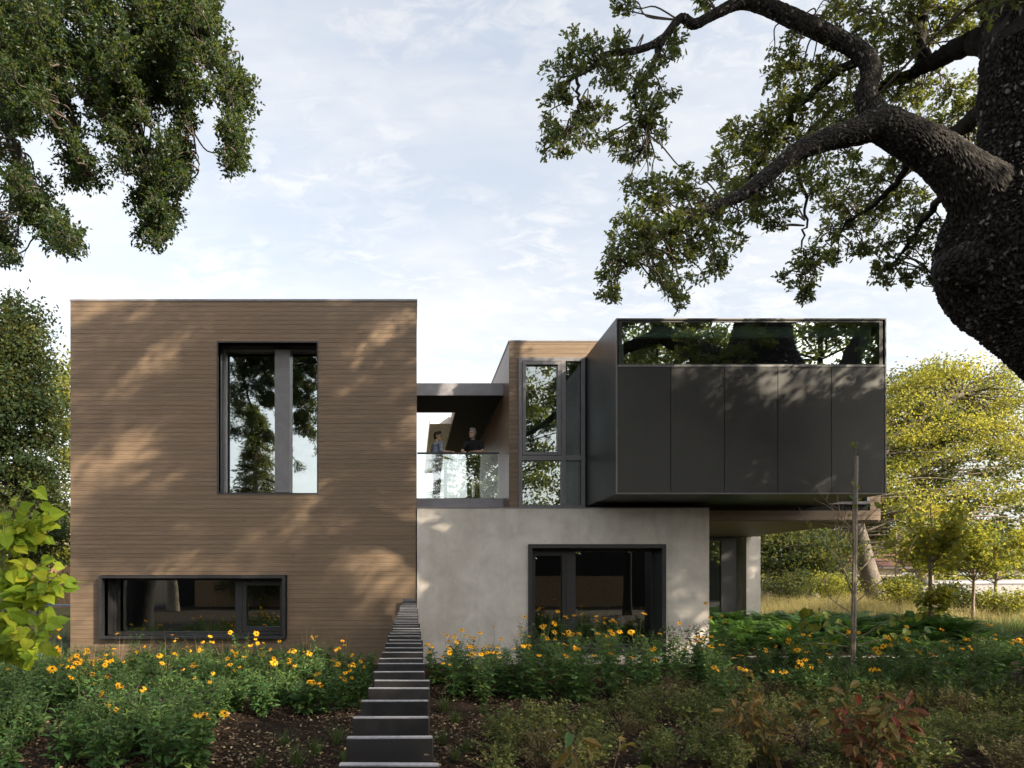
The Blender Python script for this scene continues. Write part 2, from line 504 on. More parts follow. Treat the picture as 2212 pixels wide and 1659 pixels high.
TANLEAF = leaf_mat('autumn_tan_leaf', (.09, .12, .025), (.19, .12, .035), (.24, .15, .05), (.38, .26, .06), .32)
STRAW = leaf_mat('dry_grass_blade', (.17, .17, .05), (.36, .30, .13), (.52, .43, .22), (.60, .48, .20), .40)
GREENGRASS = leaf_mat('green_grass_blade', (.025, .06, .018), (.06, .11, .03), (.16, .16, .06), (.2, .3, .05), .30)
SAGE = leaf_mat('grey_green_grass', (.07, .11, .08), (.12, .17, .13), (.2, .24, .18), (.2, .28, .15), .25)
LITTER = leaf_mat('fallen_leaf', (.040, .024, .014), (.13, .082, .048), (.42, .32, .22), (.3, .2, .1), .12, .8)
PETAL = leaf_mat('yellow_petal', (.70, .32, .008), (.84, .44, .010), (.90, .56, .03), (.90, .50, .02), .25)
DISC = plain('flower_disc', (.022, .012, .008), .8, nscale=200, var=.5)
STEM = plain('plant_stem', (.075, .10, .035), .7)
DRYSTEM = plain('dry_stem', (.13, .095, .055), .8)
def bark_mat(name, lo, hi, scale, bump):
    m = M(name, hi, .9, spec=.2)
    v = m.pos((1, 1, .45))
    a = m.noise(v, scale, 6, .65, .4); b = m.noise(m.pos(), scale * .18, 3, .6)
    c = m.ramp(a, [(.3, lo), (.68, hi)])
    c = m.mix(.5, c, m.ramp(b, [(.3, (.6, .6, .6)), (.7, (1.15, 1.12, 1.05))]), 'MULTIPLY')
    m.color(c).bump(a, bump, .02)
    return m.m
BARK = bark_mat('oak_bark', (.012, .010, .010), (.044, .040, .037), 26, .8)
m = M('plated_oak_bark', (.1, .1, .1), .92, spec=.2)
at = m.n('ShaderNodeAttribute'); at.attribute_name = 'tint'
a = m.noise(m.pos((1, 1, .6)), 34, 5, .65); b = m.noise(m.pos(), 3, 3, .6)
c = m.ramp(at.outputs['Fac'], [(.03, (.005, .004, .004)), (.25, (.022, .020, .018)), (.75, (.060, .056, .053)), (1.0, (.20, .19, .185))])
c = m.mix(.6, c, m.ramp(a, [(.3, (.55, .55, .55)), (.7, (1.25, 1.22, 1.18))]), 'MULTIPLY')
c = m.mix(.4, c, m.ramp(b, [(.35, (.6, .62, .58)), (.65, (1.1, 1.1, 1.1))]), 'MULTIPLY')
m.color(c).bump(a, .7, .015)
BARKT = m.m
BARKP = bark_mat('pale_bark', (.12, .095, .07), (.30, .25, .19), 18, .5)
BARKG = bark_mat('grey_bark', (.07, .058, .048), (.19, .165, .135), 18, .5)
TWIG = bark_mat('twig_bark', (.06, .05, .042), (.15, .125, .10), 30, .3)

# ------------------------------------------------------------------ ground
def smooth(a, b, x):
    t = np.clip((x - a) / (b - a), 0, 1)
    return t * t * (3 - 2 * t)
def gz(x, y):
    """ground height"""
    x = np.asarray(x, float); y = np.asarray(y, float)
    mound = .42 * smooth(16.5, 18.6, y) * smooth(6.0, 7.2, x)
    far = .25 * smooth(26, 45, y)
    left = .55 * smooth(19, 24, y) * smooth(-7.5, -9.5, x)
    bumps = .03 * np.sin(x * 1.7 + y * .6) * np.sin(y * 1.3 - x * .4) * smooth(14.6, 12.5, y) + .02 * np.sin(x * 4.1) * np.sin(y * 3.7) * smooth(14.6, 13.0, y)
    return mound + far + left + bumps
def axis(lo, hi, fine0, fine1, step):
    a = list(np.arange(fine0, fine1 + 1e-6, step))
    s = step; x = fine1
    while x < hi: s *= 1.25; x += s; a.append(min(x, hi))
    s = step; x = fine0
    while x > lo: s *= 1.25; x -= s; a.insert(0, max(x, lo))
    return np.array(a)
gx = axis(-500, 500, -9, 14, .09); gy = axis(-500, 700, 5.5, 20, .09)
GX, GY = np.meshgrid(gx, gy)
GZ = gz(GX, GY)
mask = ((GX > -8.5) & (GX < 14) & (GY > 5.5) & (GY < 16.4))
GZ = GZ + mask * rng.normal(0, .012, GX.shape)
g = Geo()
nx, ny = len(gx), len(gy)
ii = (np.arange(ny - 1)[:, None] * nx + np.arange(nx - 1)[None, :]).ravel()
g.add(np.stack([GX, GY, GZ], -1).reshape(-1, 3), [np.stack([ii, ii + 1, ii + nx + 1, ii + nx], -1)])
m = M('soil_and_turf', (.05, .035, .025), .95, spec=.15)
a = m.noise(m.pos(), 14, 6, .7); b = m.noise(m.pos(), 70, 4, .7)
soil = m.ramp(a, [(.3, (.012, .008, .006)), (.6, (.032, .021, .014)), (.8, (.065, .045, .030))])
turf = m.ramp(a, [(.3, (.07, .075, .025)), (.7, (.17, .145, .06))])
sp = m.n('ShaderNodeSeparateXYZ'); m.l(m.pos(), sp.inputs[0])
mr = m.n('ShaderNodeMapRange'); mr.inputs['From Min'].default_value = 18.5; mr.inputs['From Max'].default_value = 21.5
m.l(sp.outputs['Y'], mr.inputs['Value'])
m.color(m.mix(mr.outputs[0], soil, turf)).bump(b, .9, .03)
tag(put('ground', g.mesh('ground', m.m)), kind='structure')

# path behind the ferns, pale gravel
g = Geo(); xs = np.linspace(9.5, 40, 60)
yy = 27.2 + .02 * (xs - 12) ** 2 * .6
v = np.concatenate([np.stack([xs, yy, gz(xs, yy) + .02], -1), np.stack([xs, yy + 1.3, gz(xs, yy + 1.3) + .02], -1)])
k = np.arange(59)
g.add(v, [np.stack([k, k + 1, k + 61, k + 60], -1)])
tag(put('garden_path', g.mesh('garden_path', plain('pale_gravel', (.50, .42, .32), .9, nscale=40, var=.3))), kind='structure')

# ------------------------------------------------------------------ house
Dw = 14.75
house = empty('house', (1.5, 18, 0), 'modern two storey house of timber siding, bare concrete and black metal volumes', 'house')
unit = Geo(); unit.box(0, 1, 0, 1, 0, 1)
UW = unit.mesh('plank', WOOD); UWY = unit.mesh('plank_deep', WOODY)
GAP = .005
def plank(parent, mesh, x0, x1, y0, y1, z0, z1):
    o = bpy.data.objects.new('plank', mesh)
    COL.objects.link(o); o.parent = parent
    o.location = (x0, y0, z0); o.scale = (x1 - x0, y1 - y0, z1 - z0)
    return o
def wall_with_holes(g, x0, x1, y0, y1, z0, z1, holes):
    """front wall slab built around rectangular openings"""
    xs = sorted({x0, x1, *[h[0] for h in holes], *[h[1] for h in holes]})
    zs = sorted({z0, z1, *[h[2] for h in holes], *[h[3] for h in holes]})
    nxs, nzs = len(xs), len(zs)
    solid = lambda i, j: 0 <= i < nxs - 1 and 0 <= j < nzs - 1 and not any(
        h[0] < (xs[i] + xs[i + 1]) / 2 < h[1] and h[2] < (zs[j] + zs[j + 1]) / 2 < h[3] for h in holes)
    for i in range(nxs - 1):
        for j in range(nzs - 1):
            if not solid(i, j): continue
            a, b, c, d = xs[i], xs[i + 1], zs[j], zs[j + 1]
            g.add([(a, y0, c), (b, y0, c), (b, y0, d), (a, y0, d)], [[0, 1, 2, 3]])
            g.add([(a, y1, c), (b, y1, c), (b, y1, d), (a, y1, d)], [[3, 2, 1, 0]])
            for (p, q, di, dj) in (((a, c), (a, d), -1, 0), ((b, d), (b, c), 1, 0), ((b, c), (a, c), 0, -1), ((a, d), (b, d), 0, 1)):
                if not solid(i + di, j + dj):
                    g.add([(p[0], y0, p[1]), (q[0], y0, q[1]), (q[0], y1, q[1]), (p[0], y1, p[1])], [[0, 1, 2, 3]])

def window(parent, x0, x1, z0, z1, yf, yg, fw, mull=(), trans=(), glass=None, frame=None, reveal=None, sash=(), proud=.0, rt=.03):
    """part window (outer frame) > pane, mullion, reveal; yf wall face, yg glass plane"""
    frame = frame or FRAME; glass = glass or GLASS
    g = Geo()
    fy0, fy1 = yg - .06, yg + .05
    g.box(x0, x0 + fw, fy0, fy1, z0, z1); g.box(x1 - fw, x1, fy0, fy1, z0, z1)
    g.box(x0 + fw, x1 - fw, fy0 + .001, fy1, z1 - fw, z1); g.box(x0 + fw, x1 - fw, fy0 + .001, fy1, z0, z0 + fw)
    w = put('window', g.mesh('window_frame', frame), house)
    for (a, b, d) in mull:
        q = Geo(); q.box(a, b, fy0 - d, fy1 + .002, z0 + fw, z1 - fw); put('mullion', q.mesh('mullion', frame), w)
    for (a, b, c, d) in trans:
        q = Geo(); q.box(c, d, fy0 - .012, fy1 + .003, a, b); put('transom', q.mesh('transom', frame), w)
    for (a, b, c, d, s) in sash:
        q = Geo()
        q.box(a, a + s, fy0 - .025, yg + .03, c, d); q.box(b - s, b, fy0 - .025, yg + .03, c, d)
        q.box(a + s, b - s, fy0 - .024, yg + .03, c, c + s); q.box(a + s, b - s, fy0 - .024, yg + .03, d - s, d)
        put('sash', q.mesh('sash', frame), w)
    xs = [x0 + fw] + [t for (a, b, _) in mull for t in (a, b)] + [x1 - fw]
    for i in range(0, len(xs), 2):
        zs = [z0 + fw] + [t for (a, b, c, d) in trans if c < (xs[i] + xs[i + 1]) / 2 < d for t in (a, b)] + [z1 - fw]
        for j in range(0, len(zs), 2):
            q = Geo(); q.box(xs[i] - .01, xs[i + 1] + .01, yg, yg + .014, zs[j] - .01, zs[j + 1] + .01)
            put('pane', q.mesh('pane', glass), w)
    if reveal:
        q = Geo(); t = rt
        q.box(x0 - t, x0, yf - proud, fy1, z0 - t, z1 + t); q.box(x1, x1 + t, yf - proud, fy1, z0 - t, z1 + t)
        q.box(x0, x1, yf - proud + .001, fy1, z1, z1 + t); q.box(x0, x1, yf - proud + .001, fy1, z0 - t, z0)
        put('reveal', q.mesh('reveal', reveal), w)
    return w

def room(name, x0, x1, y0, y1, z0, z1, wall, floor):
    """inner lining of a room, open to the front"""
    g = Geo(); t = .04
    g.box(x0 - t, x0, y0, y1, z0, z1); g.box(x1, x1 + t, y0, y1, z0, z1)
    g.box(x0 - t, x1 + t, y1, y1 + t, z0, z1); g.box(x0 - t, x1 + t, y0, y1 + t, z1, z1 + t)
    r = put(name, g.mesh(name, wall), house)
    q = Geo(); q.box(x0 - t, x1 + t, y0, y1 + t, z0 - t, z0); put('room_floor', q.mesh('room_floor', floor), r)
    return r

# --- timber volume
X0, X1, ZT = -7.38, .07, 7.90
TALL = (-4.22, -2.03, 3.72, 7.02); LOW = (-6.72, -2.70, .60, 1.98)
g = Geo()
wall_with_holes(g, X0, X1, Dw, Dw + .16, .02, ZT - .02, [(-4.19, -2.06, 3.75, 6.99), (-6.65, -2.79, .67, 1.91)])
g.box(X0 + .001, X0 + .16, Dw + .16, 24, .02, ZT - .02); g.box(X1 - .16, X1 - .001, Dw + .16, 24, .02, ZT - .02)
g.box(X0 + .16, X1 - .16, 23.84, 24, .02, ZT - .02); g.box(X0 + .16, X1 - .16, Dw + .16, 23.84, 7.62, 7.82)
g.box(X0 + .16, X1 - .16, Dw + .16, 23.84, 3.42, 3.60)
timber = put('timber_volume', g.mesh('timber_volume', BACK), house, label='tall brown timber clad volume with flush horizontal boards')
pitch = .0967; T = .022
row = 0; z = .03
r0 = random.Random(3)
while z < ZT - .03:
    z1 = min(z + pitch - GAP, ZT - .012)
    spans = [(X0, X1, z, z1)]
    for h in (TALL, LOW):
        if z1 > h[2] and z < h[3]:
            out = []
            for (a, b, c, d) in spans:
                if a < h[0] and b > h[1]:
                    out += [(a, h[0], c, d), (h[1], b, c, d)]
                    if h[2] - c > .008: out.append((h[0], h[1], c, h[2]))
                    if d - h[3] > .008: out.append((h[0], h[1], h[3], d))
                else:
                    out.append((a, b, c, d))
            spans = out
    for (a, b, c, d) in spans:
        cuts = [a]
        if b - a > 4.0 and r0.random() < .75:
            cuts.append(a + (b - a) * r0.uniform(.25, .75))
        cuts.append(b)
        for i in range(len(cuts) - 1):
            plank(timber, UW, cuts[i] + (.0015 if i else 0), cuts[i + 1], Dw - T - r0.uniform(0, .002), Dw - .001, c, d)
    if z > 3.35:                                   # right flank above the concrete roof
        plank(timber, UWY, X1 + .001, X1 + T, Dw + .0, 23.9, z, z1)
    z += pitch
g = Geo(); g.box(X0 - .012, X1 + T + .012, Dw - T - .014, 24.02, ZT - .008, ZT + .028)
put('parapet_cap', g.mesh('parapet_cap', CANOPY), timber)
window(house, -4.19, -2.06, 3.75, 6.99, Dw, 15.20, .05, mull=[(-3.03, -2.70, .12)], glass=GLASSHI, frame=FRAMEG, reveal=FRAME, proud=.03)
window(house, -6.65, -2.79, .67, 1.91, Dw, 15.22, .05, mull=[(-3.93, -3.78, .02)], frame=FRAME, reveal=FRAME, proud=.16, rt=.06, sash=[(-3.77, -2.85, .74, 1.84, .09)])
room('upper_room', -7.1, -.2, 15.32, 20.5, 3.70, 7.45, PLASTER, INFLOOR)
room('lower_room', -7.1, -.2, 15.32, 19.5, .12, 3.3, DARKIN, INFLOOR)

# --- concrete volume
CX0, CX1, CZ = X1 + T + .006, 6.41, 3.42
g = Geo()
wall_with_holes(g, CX0, CX1, Dw, Dw + .3, -.3, CZ, [(2.50, 5.46, .30, 2.64)])
g.box(CX0, CX0 + .2, Dw + .3, 21.5, -.3, CZ); g.box(CX1 - .3, CX1, Dw + .3, 21.5, -.3, CZ)
g.box(CX0 + .2, CX1 - .3, 21.2, 21.5, -.3, CZ); g.box(CX0 + .2, CX1 - .3, Dw + .3, 21.2, 3.12, 3.36)
conc = put('concrete_volume', g.mesh('concrete_volume', CONC), house, label='low smooth grey concrete volume with mottled surface')
g = Geo(); g.box(CX0 - .0, CX1 + .012, Dw - .012, Dw + .31, CZ + .001, CZ + .022); put('parapet_cap', g.mesh('parapet_cap', FRAMEG), conc)
g = Geo(); g.box(CX0 + .02, CX1 - .02, Dw - .006, Dw - .001, -.1, .05); put('base_strip', g.mesh('base_strip', FRAME), conc)
window(house, 2.58, 5.38, .38, 2.56, Dw, 15.25, .06, mull=[(3.42, 3.62, .04)], frame=FRAME, reveal=FRAME, proud=.05, rt=.085, sash=[(2.64, 3.42, .44, 2.50, .09)])
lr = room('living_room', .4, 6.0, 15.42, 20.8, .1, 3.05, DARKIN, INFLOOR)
# a sideboard with a vase and a box on it, seen through the window
sb = empty('sideboard', (4.75, 16.6, .1), 'low brown sideboard standing inside behind the concrete wall window', 'sideboard')
g = Geo(); g.box(4.0, 5.5, 16.35, 16.85, .78, .82); put('top', g.mesh('top', INFLOOR), sb)
g = Geo(); g.box(4.05, 5.45, 16.38, 16.82, .25, .78); put('cabinet', g.mesh('cabinet', DARKIN), sb)
for a in (4.08, 5.38):
    for b in (16.4, 16.76):
        g = Geo(); g.box(a, a + .05, b, b + .05, .1, .25); put('leg', g.mesh('leg', FRAME), sb)
g = Geo(); zz = np.array([0, .01, .08, .18, .25, .29, .34]); rr = np.array([.05, .06, .085, .08, .05, .032, .04])
g.tube([(4.72, 16.55, .82 + q) for q in zz], rr, 20)
tag(put('vase', g.mesh('vase', plain('dark_glaze', (.03, .04, .045), .12), True)), 'dark glazed bottle vase on the sideboard inside', 'vase')
bx = empty('speaker_box', (5.2, 16.6, .82), 'dark upright box on the sideboard beside the vase', 'box')
g = Geo(); g.box(5.1, 5.3, 16.5, 16.7, .82, 1.13); put('case', g.mesh('case', FRAME), bx)
g = Geo(); g.box(5.12, 5.28, 16.494, 16.4995, .84, 1.11); put('grille', g.mesh('grille', DARKIN), bx)

# --- black metal box
BX0, BX1, BY, BZ0, BZ1, WY = 3.93, 9.14, 13.17, 3.54, 6.93, 15.46
g = Geo()
g.box(BX0, BX0 + .12, BY + .02, WY + .3, BZ0, BZ1); g.box(BX1 - .12, BX1, BY + .02, WY + .3, BZ0, BZ1)
g.box(BX0 + .12, BX1 - .12, BY + .02, WY + .3, BZ0, BZ0 + .10); g.box(BX0 + .12, BX1 - .12, BY + .02, WY + .3, BZ1 - .07, BZ1)
box = put('black_volume', g.mesh('black_volume', PANEL), house, label='projecting black metal panelled volume with a strip window')
g = Geo(); g.box(BX0 + .12, BX1 - .12, BY + .06, BY + .16, BZ0 + .1, 6.02); put('backing', g.mesh('backing', BACK), box)
g = Geo(); e = .022
g.box(BX0, BX0 + e, BY - .004, BY + .02, BZ0, BZ1); g.box(BX1 - e, BX1, BY - .004, BY + .02, BZ0, BZ1)
g.box(BX0 + e, BX1 - e, BY - .003, BY + .02, BZ0, BZ0 + e); g.box(BX0 + e, BX1 - e, BY - .003, BY + .02, BZ1 - e, BZ1)
g.box(BX0 + e, BX1 - e, BY - .003, BY + .05, 5.995, 6.03)
put('edge_trim', g.mesh('edge_trim', FRAMEG), box)
pw = (BX1 - BX0 - 2 * e) / 5
for i in range(5):
    g = Geo(); g.box(BX0 + e + i * pw + .006, BX0 + e + (i + 1) * pw - .006, BY + .004, BY + .035, BZ0 + e + .008, 5.987)
    put('panel', g.mesh('panel', PANEL), box)
w = put('window', (lambda q: (q.box(BX0 + e, BX0 + e + .03, BY + .02, BY + .07, 6.03, BZ1 - e), q.box(BX1 - e - .03, BX1 - e, BY + .02, BY + .07, 6.03, BZ1 - e),
        q.box(BX0 + e + .03, BX1 - e - .03, BY + .021, BY + .07, 6.03, 6.05), q.mesh('strip_window', FRAME))[-1])(Geo()), house)
g = Geo(); g.box(BX0 + e + .02, BX1 - e - .02, BY + .03, BY + .044, 6.045, BZ1 - e - .004); put('pane', g.mesh('pane', STRIPGLASS), w)
g = Geo(); ry = 13.38
g.box(4.06, 8.9, ry, ry + .1, 6.64, 6.84); g.box(4.06, 4.14, ry, ry + .1, 3.7, 6.64); g.box(8.78, 8.98, ry + .002, ry + .1, 3.7, 6.84)
put('inner_reveal', g.mesh('inner_reveal', PLASTER), w)

# --- upper wing
VX0, VX1, VZ0, VZ1 = 2.19, 10.60, 3.20, 7.27
g = Geo()
wall_with_holes(g, VX0 + .03, VX1, WY + .02, WY + .22, VZ0 + .03, VZ1 - .02, [(2.44, 3.80, 3.52, 6.86), (4.06, 9.0, 3.66, 6.84), (9.2, 10.33, 3.58, 4.9)])
g.box(VX0 + .03, VX0 + .2, WY + .22, 25, VZ0 + .03, VZ1 - .02); g.box(VX1 - .2, VX1, WY + .22, 25, VZ0 + .03, VZ1 - .02)
g.box(VX0 + .2, VX1 - .2, 24.8, 25, VZ0 + .03, VZ1 - .02); g.box(VX0 + .2, VX1 - .2, WY + .22, 24.8, VZ1 - .3, VZ1 - .1)
g.box(VX0 + .2, VX1 - .2, WY + .22, 24.8, VZ0 + .03, VZ0 + .22)
wing = put('upper_wing', g.mesh('upper_wing', BACK), house, label='set back timber clad upper wing with tall window')
z = VZ0 + .03
wp = .1075
while z < VZ1 - .03:
    z1 = min(z + wp - GAP, VZ1 - .01)
    if z > 6.90 - .03 or z1 < 3.50:
        plank(wing, UW, VX0, 3.93 if z > 6.9 - .03 else 6.0, WY - .002, WY + .02, z, z1)
        if z1 < 3.50: plank(wing, UW, 6.002, VX1, WY - .002, WY + .02, z, z1)
        else: plank(wing, UW, 3.932, VX1, WY - .002, WY + .02, z, z1)
    else:
        plank(wing, UW, VX0, 2.40, WY - .002, WY + .02, z, z1)
        plank(wing, UW, 10.36, VX1, WY - .002, WY + .02, z, z1)
    plank(wing, UWY, VX0 - .002, VX0 + .028, WY + .022, 25, z, z1)
    z += wp
y = WY + .03; k = 0
while y < 24.9:
    y1 = min(y + .14 - GAP, 24.98)
    plank(wing, UW, VX0 + .03, 6.7, y, y1, VZ0, VZ0 + .028)
    plank(wing, UW, 6.702, VX1, y, y1, VZ0, VZ0 + .028)
    y += .14
g = Geo(); g.box(VX0 - .015, VX1 + .01, WY - .016, 25.02, VZ1 - .006, VZ1 + .026); put('parapet_cap', g.mesh('parapet_cap', CANOPY), wing)
ww = window(house, 2.40, 3.90, 3.48, 6.90, WY, WY + .02, .085, mull=[(3.36, 3.46, .006)], trans=[(4.57, 4.68, 2.48, 3.83)], frame=FRAMEG, glass=GLASS, sash=[(2.49, 3.35, 4.69, 6.80, .07)])
window(house, 9.2, 10.33, 3.58, 4.9, WY, WY + .02, .06, frame=FRAMEG)
room('wing_room', 2.42, 10.3, WY + .24, 20, 3.5, 6.92, PLASTER, INFLOOR)

# --- glazed ground floor under the wing, and the concrete pier
g = Geo()
wall_with_holes(g, 6.42, 10.22, 21.55, 21.68, -.1, 3.19, [(6.55, 8.1, .2, 3.08), (8.2, 9.75, .2, 3.08)])
gw = put('window', g.mesh('ground_glazing_frame', FRAME), house)
for a, b in ((6.55, 8.1), (8.2, 9.75)):
    q = Geo(); q.box(a, b, 21.6, 21.614, .2, 3.08); put('pane', q.mesh('pane', GLASS), gw)
g = Geo(); g.box(10.42, 10.86, 21.3, 24.6, -.1, 3.19)
put('concrete_pier', g.mesh('concrete_pier', CONC), house)
g = Geo(); g.box(6.5, 10.3, 21.8, 24.8, -.1, 0.1); g.box(6.5, 10.3, 24.6, 24.7, .1, 3.19); put('garden_room', g.mesh('garden_room', DARKIN), house)

# --- bridge between the volumes
BRY = 16.4
g = Geo(); g.box(X1 + T + .004, VX0 - .004, BRY, 23.6, 3.60, 3.82)
deck = put('bridge_deck', g.mesh('bridge_deck', CANOPY), house)
g = Geo(); g.box(X1 + T + .02, VX0 - .02, BRY + .09, 23.55, 3.821, 3.845); put('deck_bounce_slab', g.mesh('deck_bounce_slab', plain('pale_bounce_sheet', (.66, .64, .62), .6)), deck)  # pale unseen slab added to bounce daylight up under the bridge roof
g = Geo(); RX0, RX1 = X1 + T + .004, VX0 - .004
g.box(RX0, RX1, BRY, 18.1, 6.30, 6.59); g.box(1.12, RX1, 18.1, 24.0, 6.301, 6.59)
roof = put('bridge_roof', g.mesh('bridge_roof', CANOPY), house)
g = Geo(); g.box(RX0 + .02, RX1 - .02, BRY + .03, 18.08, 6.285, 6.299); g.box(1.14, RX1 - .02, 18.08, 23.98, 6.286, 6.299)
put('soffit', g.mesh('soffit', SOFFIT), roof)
g = Geo(); g.box(.50, 1.118, 19.6, 29.0, 6.33, 6.52); put('rear_canopy', g.mesh('rear_canopy', WHITE), roof)
g = Geo(); g.box(RX0 + .02, RX1 - .10, BRY + .02, BRY + .075, 4.895, 4.935)
rail = put('glass_railing', g.mesh('rail', FRAME), house)
xs = np.linspace(RX0 + .03, RX1 - .12, 3)
for i in range(2):
    q = Geo(); q.box(xs[i] + .004, xs[i + 1] - .004, BRY + .04, BRY + .053, 3.822, 4.90); put('pane', q.mesh('pane', RAILGLASS), rail)
# pavement round the house behind
# concrete edging strip of the fern bed
g = Geo(); g.box(6.43, 13.5, 16.38, 16.44, -.1, .035)
tag(put('bed_edging', g.mesh('bed_edging', plain('edging_stone', (.30, .29, .28), .8))), 'thin pale concrete edging strip in front of the fern bed', 'edging')

# ------------------------------------------------------------------ slat fence running up to the house
fence = empty('slat_fence', (-.061, 8, 0), 'row of charcoal upright boards running edge on towards the house', 'fence')
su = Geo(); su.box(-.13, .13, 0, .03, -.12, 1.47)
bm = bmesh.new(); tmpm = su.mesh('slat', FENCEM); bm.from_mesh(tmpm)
bmesh.ops.bevel(bm, geom=[e for e in bm.edges], offset=.003, segments=1, affect='EDGES')
bm.to_mesh(tmpm); bm.free()
y = 1.75; i = 0
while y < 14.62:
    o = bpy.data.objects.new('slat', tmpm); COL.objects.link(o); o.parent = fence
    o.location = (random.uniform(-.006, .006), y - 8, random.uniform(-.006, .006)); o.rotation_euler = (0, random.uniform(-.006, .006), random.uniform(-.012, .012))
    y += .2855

# ------------------------------------------------------------------ trees
def rdir(n, r=None):
    r = r or rng
    return norm(r.normal(size=(n, 3)))
def twig_foliage(leafg, twigg, centers, starts, n_leaf, L, W, shape, spread, r, flat=0.35, tw=.004, warm=.45):
    """twigs from starts to centers, n_leaf leaves along each"""
    N = len(centers)
    twigg.tubes(starts, centers, tw, tw * .45, 3, bend=r.normal(0, .03, (N, 3)))
    t = r.uniform(.25, 1.05, (N, n_leaf, 1))
    p = starts[:, None] * (1 - t) + centers[:, None] * t + r.normal(0, spread, (N, n_leaf, 3))
    d = norm(centers - starts)[:, None] + r.normal(0, .75, (N, n_leaf, 3))
    nn = r.normal(0, 1, (N, n_leaf, 3)) * np.array([1, 1, flat]) + np.array([0, 0, .9])
    k = N * n_leaf
    leafg.leaves(p.reshape(k, 3), d.reshape(k, 3), nn.reshape(k, 3), r.uniform(.65, 1.2, k) * L, r.uniform(.7, 1.15, k) * W, shape, np.clip(r.normal(warm, .24, k), 0, 1))

def bark_tube(g, rows, per, sides, bump, plate):
    """tube with plated bark relief; rows of (x,y,z,r)"""
    c = catmull(rows, per)
    q = Geo(); q.tube(c[:, :3], c[:, 3], sides)
    v = q.V[0]; cen = np.repeat(c[:, :3], sides, axis=0)
    rad = norm(v - cen)
    out = np.empty(len(v)); tint = np.empty(len(v))
    for i, p in enumerate(v):
        w = Vector((p[0] / plate, p[1] / plate, p[2] / (plate * 1.5)))
        w2 = w + .45 * noise.noise_vector(w * .5) + .18 * noise.noise_vector(w * 1.7)
        dd, cp_ = noise.voronoi(w2, distance_metric='MANHATTAN')
        e = min(1.0, (dd[1] - dd[0]) * 2.4)
        hsh = noise.cell(cp_[0] * 7.3)
        hsh = hsh - math.floor(hsh)
        big = noise.noise(Vector(p) * 1.6)
        fin = noise.noise(w * 3.1)
        out[i] = bump * (e * (.55 + .6 * hsh) + fin * .22 - .55) + big * bump * 1.2
        tint[i] = e * (.45 + .35 * hsh + (.3 if hsh > .86 else 0))
    g.add(v + rad * out[:, None], [x for x in q.P], tint)

oak = empty('oak_tree', tuple(P(2440, 1548, 9.5).xy) + (0,), 'huge old oak with rugged grey bark and twisting limbs overhanging the black volume', 'tree')
# --- trunk and limbs drawn from the view at about 9.5 m
def rows(pts):
    out = []
    for (u, v, d, rp) in pts:
        p = P(u, v, d); out.append((p.x, p.y, p.z, rp * d / F))
    return out
def mid(a, b, t): return tuple(a[i] * (1 - t) + b[i] * t for i in range(4))
trunk_pts = [(2500, 1580, 9.5, 215), (2480, 1460, 9.5, 165), (2440, 1200, 9.5, 128), (2402, 960, 9.5, 120), (2388, 862, 9.5, 114), (2364, 786, 9.5, 116), (2324, 706, 9.5, 126),
             (2284, 640, 9.5, 144), (2232, 560, 9.5, 166), (2225, 490, 9.5, 160), (2226, 420, 9.5, 135), (2232, 340, 9.5, 108), (2240, 240, 9.5, 98), (2236, 100, 9.5, 90), (2226, -60, 9.5, 84), (2190, -260, 9.6, 74), (2230, -480, 9.8, 60), (2210, -700, 10, 40), (2260, -900, 10.2, 22)]
limb_main = [(2230, 500, 9.5, 108), (2165, 455, 9.4, 80), (2095, 395, 9.3, 56), (2022, 332, 9.25, 44), (1952, 292, 9.2, 37), (1898, 268, 9.2, 34), (1850, 284, 9.15, 27), (1780, 304, 9.1, 23), (1715, 332, 9.0, 19), (1655, 382, 8.9, 16), (1600, 422, 8.8, 13.5), (1545, 448, 8.7, 11), (1500, 472, 8.65, 9), (1450, 500, 8.6, 6), (1395, 535, 8.5, 3.5), (1350, 575, 8.5, 2)]
limb_up = [(1925, 285, 9.2, 30), (1890, 245, 9.2, 25), (1870, 205, 9.2, 21), (1882, 155, 9.2, 19.5), (1858, 112, 9.25, 19), (1795, 78, 9.3, 18), (1722, 44, 9.35, 16.5), (1655, 14, 9.4, 15), (1600, 6, 9.4, 13), (1545, 30, 9.35, 11), (1500, 52, 9.3, 10), (1470, 40, 9.3, 8.5), (1430, 84, 9.25, 7.5), (1378, 108, 9.2, 6.5), (1310, 118, 9.1, 5.8), (1275, 148, 9.0, 4.6), (1238, 168, 8.9, 3), (1200, 200, 8.9, 1.5)]
limb_right = [(2215, 90, 9.5, 34), (2130, 88, 9.9, 26), (2060, 108, 10.3, 21), (2010, 138, 10.6, 17), (1950, 165, 10.9, 12), (1870, 205, 11.1, 9), (1800, 235, 11.2, 6), (1730, 300, 11.3, 4)]
limb_knob = [(2012, 140, 10.6, 14), (1990, 110, 10.7, 13), (1985, 60, 10.8, 11), (2000, 0, 10.9, 9), (1970, -90, 11, 6)]
limb_back = [(2215, 260, 9.6, 45), (2170, 200, 10.3, 30), (2100, 260, 11.0, 18), (2040, 300, 11.5, 12), (1980, 350, 11.9, 8), (1920, 420, 12.2, 5), (1880, 480, 12.4, 3)]
limb_thin = [(1870, 120, 9.25, 10), (1790, 170, 9.6, 9), (1720, 235, 9.8, 8), (1660, 320, 9.9, 7), (1620, 380, 9.9, 5), (1570, 430, 9.9, 3)]
limb_drop = [(1430, 84, 9.25, 7), (1415, 130, 9.2, 6), (1400, 165, 9.15, 5), (1372, 195, 9.1, 4), (1380, 240, 9.1, 2.5), (1400, 290, 9.1, 1.5)]
